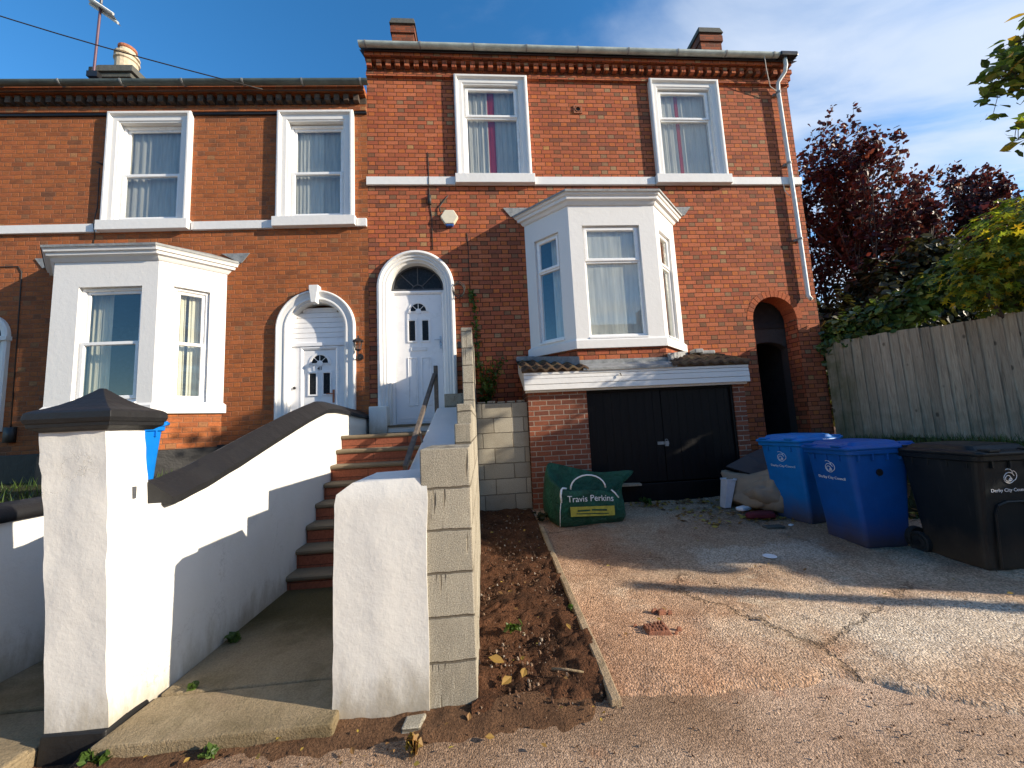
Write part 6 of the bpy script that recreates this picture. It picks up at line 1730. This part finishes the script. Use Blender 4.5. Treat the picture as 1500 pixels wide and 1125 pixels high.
def grass_tufts():
    m = MB(); rnd = random.Random(17)
    for _ in range(5200):
        if rnd.random() < 0.75:
            x = rnd.uniform(4.5, 6.9); y = rnd.uniform(3.4, 6.2)
            if x < 4.95-0.75*smooth(4.6, 5.7, y) or x > FP0.x + (FP0.y-y)*0.6 or (4.85 < x < 5.95 and y > 5.9): continue
            z = gz(x, y)
        else:
            x = rnd.uniform(-6.5, -3.3); y = rnd.uniform(3.0, 6.4); z = -0.5
        h = rnd.uniform(0.04, 0.16); a = rnd.uniform(0, 6.28); dx, dy = math.cos(a), math.sin(a); wd = 0.006
        i = len(m.v)
        m.v += [(x-dy*wd, y+dx*wd, z), (x+dy*wd, y-dx*wd, z), (x+dx*h*0.5, y+dy*h*0.5, z+h)]
        m.f.append((i, i+1, i+2))
    o = m.build('grass', 'grass', None, recalc=False)
    tag(o, 'rough grass on the bank behind the bins and in the left front garden', 'grass', kind='stuff')
    l = MB(); rnd = random.Random(19)
    zones = [(0.0, 0.6, 2.2, 5.6, 46, 0.035, 0.024), (2.4, 4.2, 4.5, 5.6, 260, 0.0, 0.045), (0.8, 4.2, 2.4, 4.4, 40, 0.012, 0.022), (-1.8, 0.6, 1.6, 2.1, 70, 0.008, 0.018), (1.7, 3.2, 5.45, 5.7, 90, 0.01, 0.04), (4.6, 6.0, 3.6, 5.6, 120, 0.03, 0.05)]
    for (x0, x1, y0, y1, n, off, s) in zones:
        for _ in range(n):
            x = rnd.uniform(x0, x1); y = rnd.uniform(y0, y1)
            leaf_geo(l, (x, y, gz(x, y)+off+0.016), s, rnd, n=Vector((rnd.gauss(0, 0.3), rnd.gauss(0, 0.3), 1)).normalized())
    o = l.build('leaf_litter', 'leaf_fallen', None, recalc=False)
    tag(o, 'small brown fallen leaves scattered over soil and driveway', 'leaf litter', kind='stuff')
    g = MB(); rnd = random.Random(23)
    for _ in range(2600):
        zone = rnd.random()
        if zone < 0.6: x = rnd.uniform(-0.1, 0.62); y = rnd.uniform(2.12, 5.7); off = 0.015; s = rnd.choice((0.003, 0.004, 0.006, 0.011))
        elif zone < 0.85: x = rnd.uniform(-1.9, 2.4); y = rnd.uniform(1.5, 2.3); off = 0.0; s = rnd.choice((0.002, 0.003, 0.005))
        else: x = rnd.uniform(0.7, 4.3); y = rnd.uniform(2.2, 5.6); off = 0.008; s = rnd.choice((0.002, 0.003, 0.004))
        z = gz(x, y)+off; a = rnd.uniform(0, 6.28)
        q = [(x+s*math.cos(a+k*1.571)*rnd.uniform(0.7, 1.2), y+s*math.sin(a+k*1.571)*rnd.uniform(0.7, 1.2)) for k in range(4)]
        g.hexa([(p[0], p[1], z-s) for p in q] + [(x+(p[0]-x)*0.6, y+(p[1]-y)*0.6, z+s*rnd.uniform(0.2, 0.7)) for p in q])
    o = g.build('gravel', 'gravel', None, recalc=False)
    tag(o, 'loose small stones and clods on the soil and pavement', 'gravel', kind='stuff')
def gravel_mat():
    t = NT('mixed small stones'); g = t.n('NewGeometry')
    c = t.ramp(g.outputs['Random Per Island'], [(0, (0.07, 0.038, 0.022)), (0.6, (0.13, 0.068, 0.04)), (0.9, (0.22, 0.15, 0.10)), (1, (0.36, 0.32, 0.27))])
    return t.done(t.bsdf(c, 0.9, spec=0.2))
M['gravel'] = gravel_mat()
grass_tufts()
rl = random.Random(41)
proto = None
for (x, y, off, lab) in ((0.07, 2.29, 0.03, 'pale yellow fallen leaf on the soil nearest the front of the block wall'), (0.17, 2.34, 0.03, 'orange fallen leaf just right of the pale yellow one on the soil'),
                         (0.02, 2.47, 0.03, 'curled fallen leaf on the soil tight against the block wall'), (0.52, 2.75, 0.03, 'green yellow fallen leaf on the soil beside the edging'), (-0.03, 1.98, 0.0, 'yellow green fallen leaf on the pavement in front of the soil bed')):
    m = MB(); leaf_geo(m, (0, 0, 0.014), 0.05, rl, n=Vector((0.25, -0.3, 1)).normalized(), long_=1.7)
    o = m.build('fallen_leaf', 'leaf_fallen', None, recalc=False); o.location = (x, y, gz(x, y)+off)
    tag(o, lab, 'leaf', 'fallen leaves on the ground')

# ------------------------------------------------------------------ roof aerial and overhead wire
def aerial():
    p0 = Vector((-7.560, 7.62, 7.50))
    T = thing('tv_aerial', 'tall thin television aerial on a pole strapped to the left chimney stack', 'aerial', tuple(p0))
    m = MB(); m.tube([tuple(p0), (-7.480, 7.62, 10.6)], 0.022, 8); m.build('mast', 'pole', T)
    b = MB(); b.box(-7.650, -7.450, 7.57, 7.67, 7.38, 7.50); b.build('bracket', 'black_plastic', T)
    a = MB()
    a.tube([(-7.490, 7.6, 9.05), (-7.480, 7.58, 10.6)], 0.012, 6)
    for k in range(12):
        z = 9.22 + 0.115*k; w = 0.11-0.003*k
        a.tube([(-7.485-w, 7.59, z-0.03), (-7.485+w, 7.59, z+0.03)], 0.006, 5)
    a.build('yagi', 'lead', T)
    r = MB(); r.grid([[(-7.720, 7.5, 9.12), (-7.260, 7.6, 8.82)], [(-7.730, 7.7, 9.06), (-7.270, 7.8, 8.76)]]); r.tube([(-7.730, 7.5, 9.13), (-7.250, 7.6, 8.82)], 0.026, 6); r.tube([(-7.730, 7.62, 9.06), (-7.260, 7.72, 8.75)], 0.026, 6)
    r.build('reflector', 'pipe', T)
M['pole'] = simple_mat('purple grey pole', (0.11, 0.06, 0.08), 0.5, 0.3, 0.2, 10)
aerial()
w = MB(); w.tube([(-9.4+5.85*k/10, 5.6+0.7*k/10, 7.30 - 1.35*k/10 - 0.10*math.sin(math.pi*k/10)) for k in range(11)], 0.009, 6)
tag(w.build('telephone_wire', 'cable', None, smooth=True), 'thin dark overhead wire running down to the gutter of the lower house', 'wire')

# ------------------------------------------------------------------ houses across the street (mirrored in the bay glass, shading the street)
def opposite():
    T = thing('opposite_terrace', 'dark brick terrace across the street, seen mirrored in the bay window glass', 'terrace', (0, -13.5, -1.6))
    w = MB(); w.panel([(-16, -1.7), (-16, 4.4), (15, 4.4), (15, -1.7)], [rect(-14.5+4.2*k, -13.2+4.2*k, z, z+1.6) for k in range(7) for z in (-0.4, 2.3)], -13.5, -13.2)
    w.box(-16, 15, -21.5, -21.2, -1.7, 4.4); w.box(-16, -15.7, -21.2, -13.5, -1.7, 4.4); w.box(14.7, 15, -21.2, -13.5, -1.7, 4.4)
    w.build('wall', 'brick_left', T)
    r = MB(); r.prism([(-22, 4.3), (-17.3, 7.6), (-12.8, 4.3), (-12.8, 4.2), (-22, 4.2)], -16.2, 15.2, 'x'); rf = r.build('roof', 'slate', T)
    for k in range(4):
        c = MB(); c.box(-12.5+8.4*k, -11.5+8.4*k, -17.8, -16.8, 7.0, 8.6); c.build('chimney', 'brick_left', rf)
    for k in range(7):
        for z in (-0.4, 2.3):
            x = -14.5+4.2*k
            f = MB(lambda a, q, b: (a, -13.2+q, b)); f.frame4(x-0.002, x+1.302, z-0.002, z+1.602, [(0, -0.12), (0, -0.04), (0.06, -0.04), (0.06, -0.12)]); fo = f.build('window', 'upvc', T)
            g = MB(); g.box(x+0.05, x+1.25, -13.30, -13.29, z+0.05, z+1.55); g.build('pane', 'dark_glass', fo)
opposite()
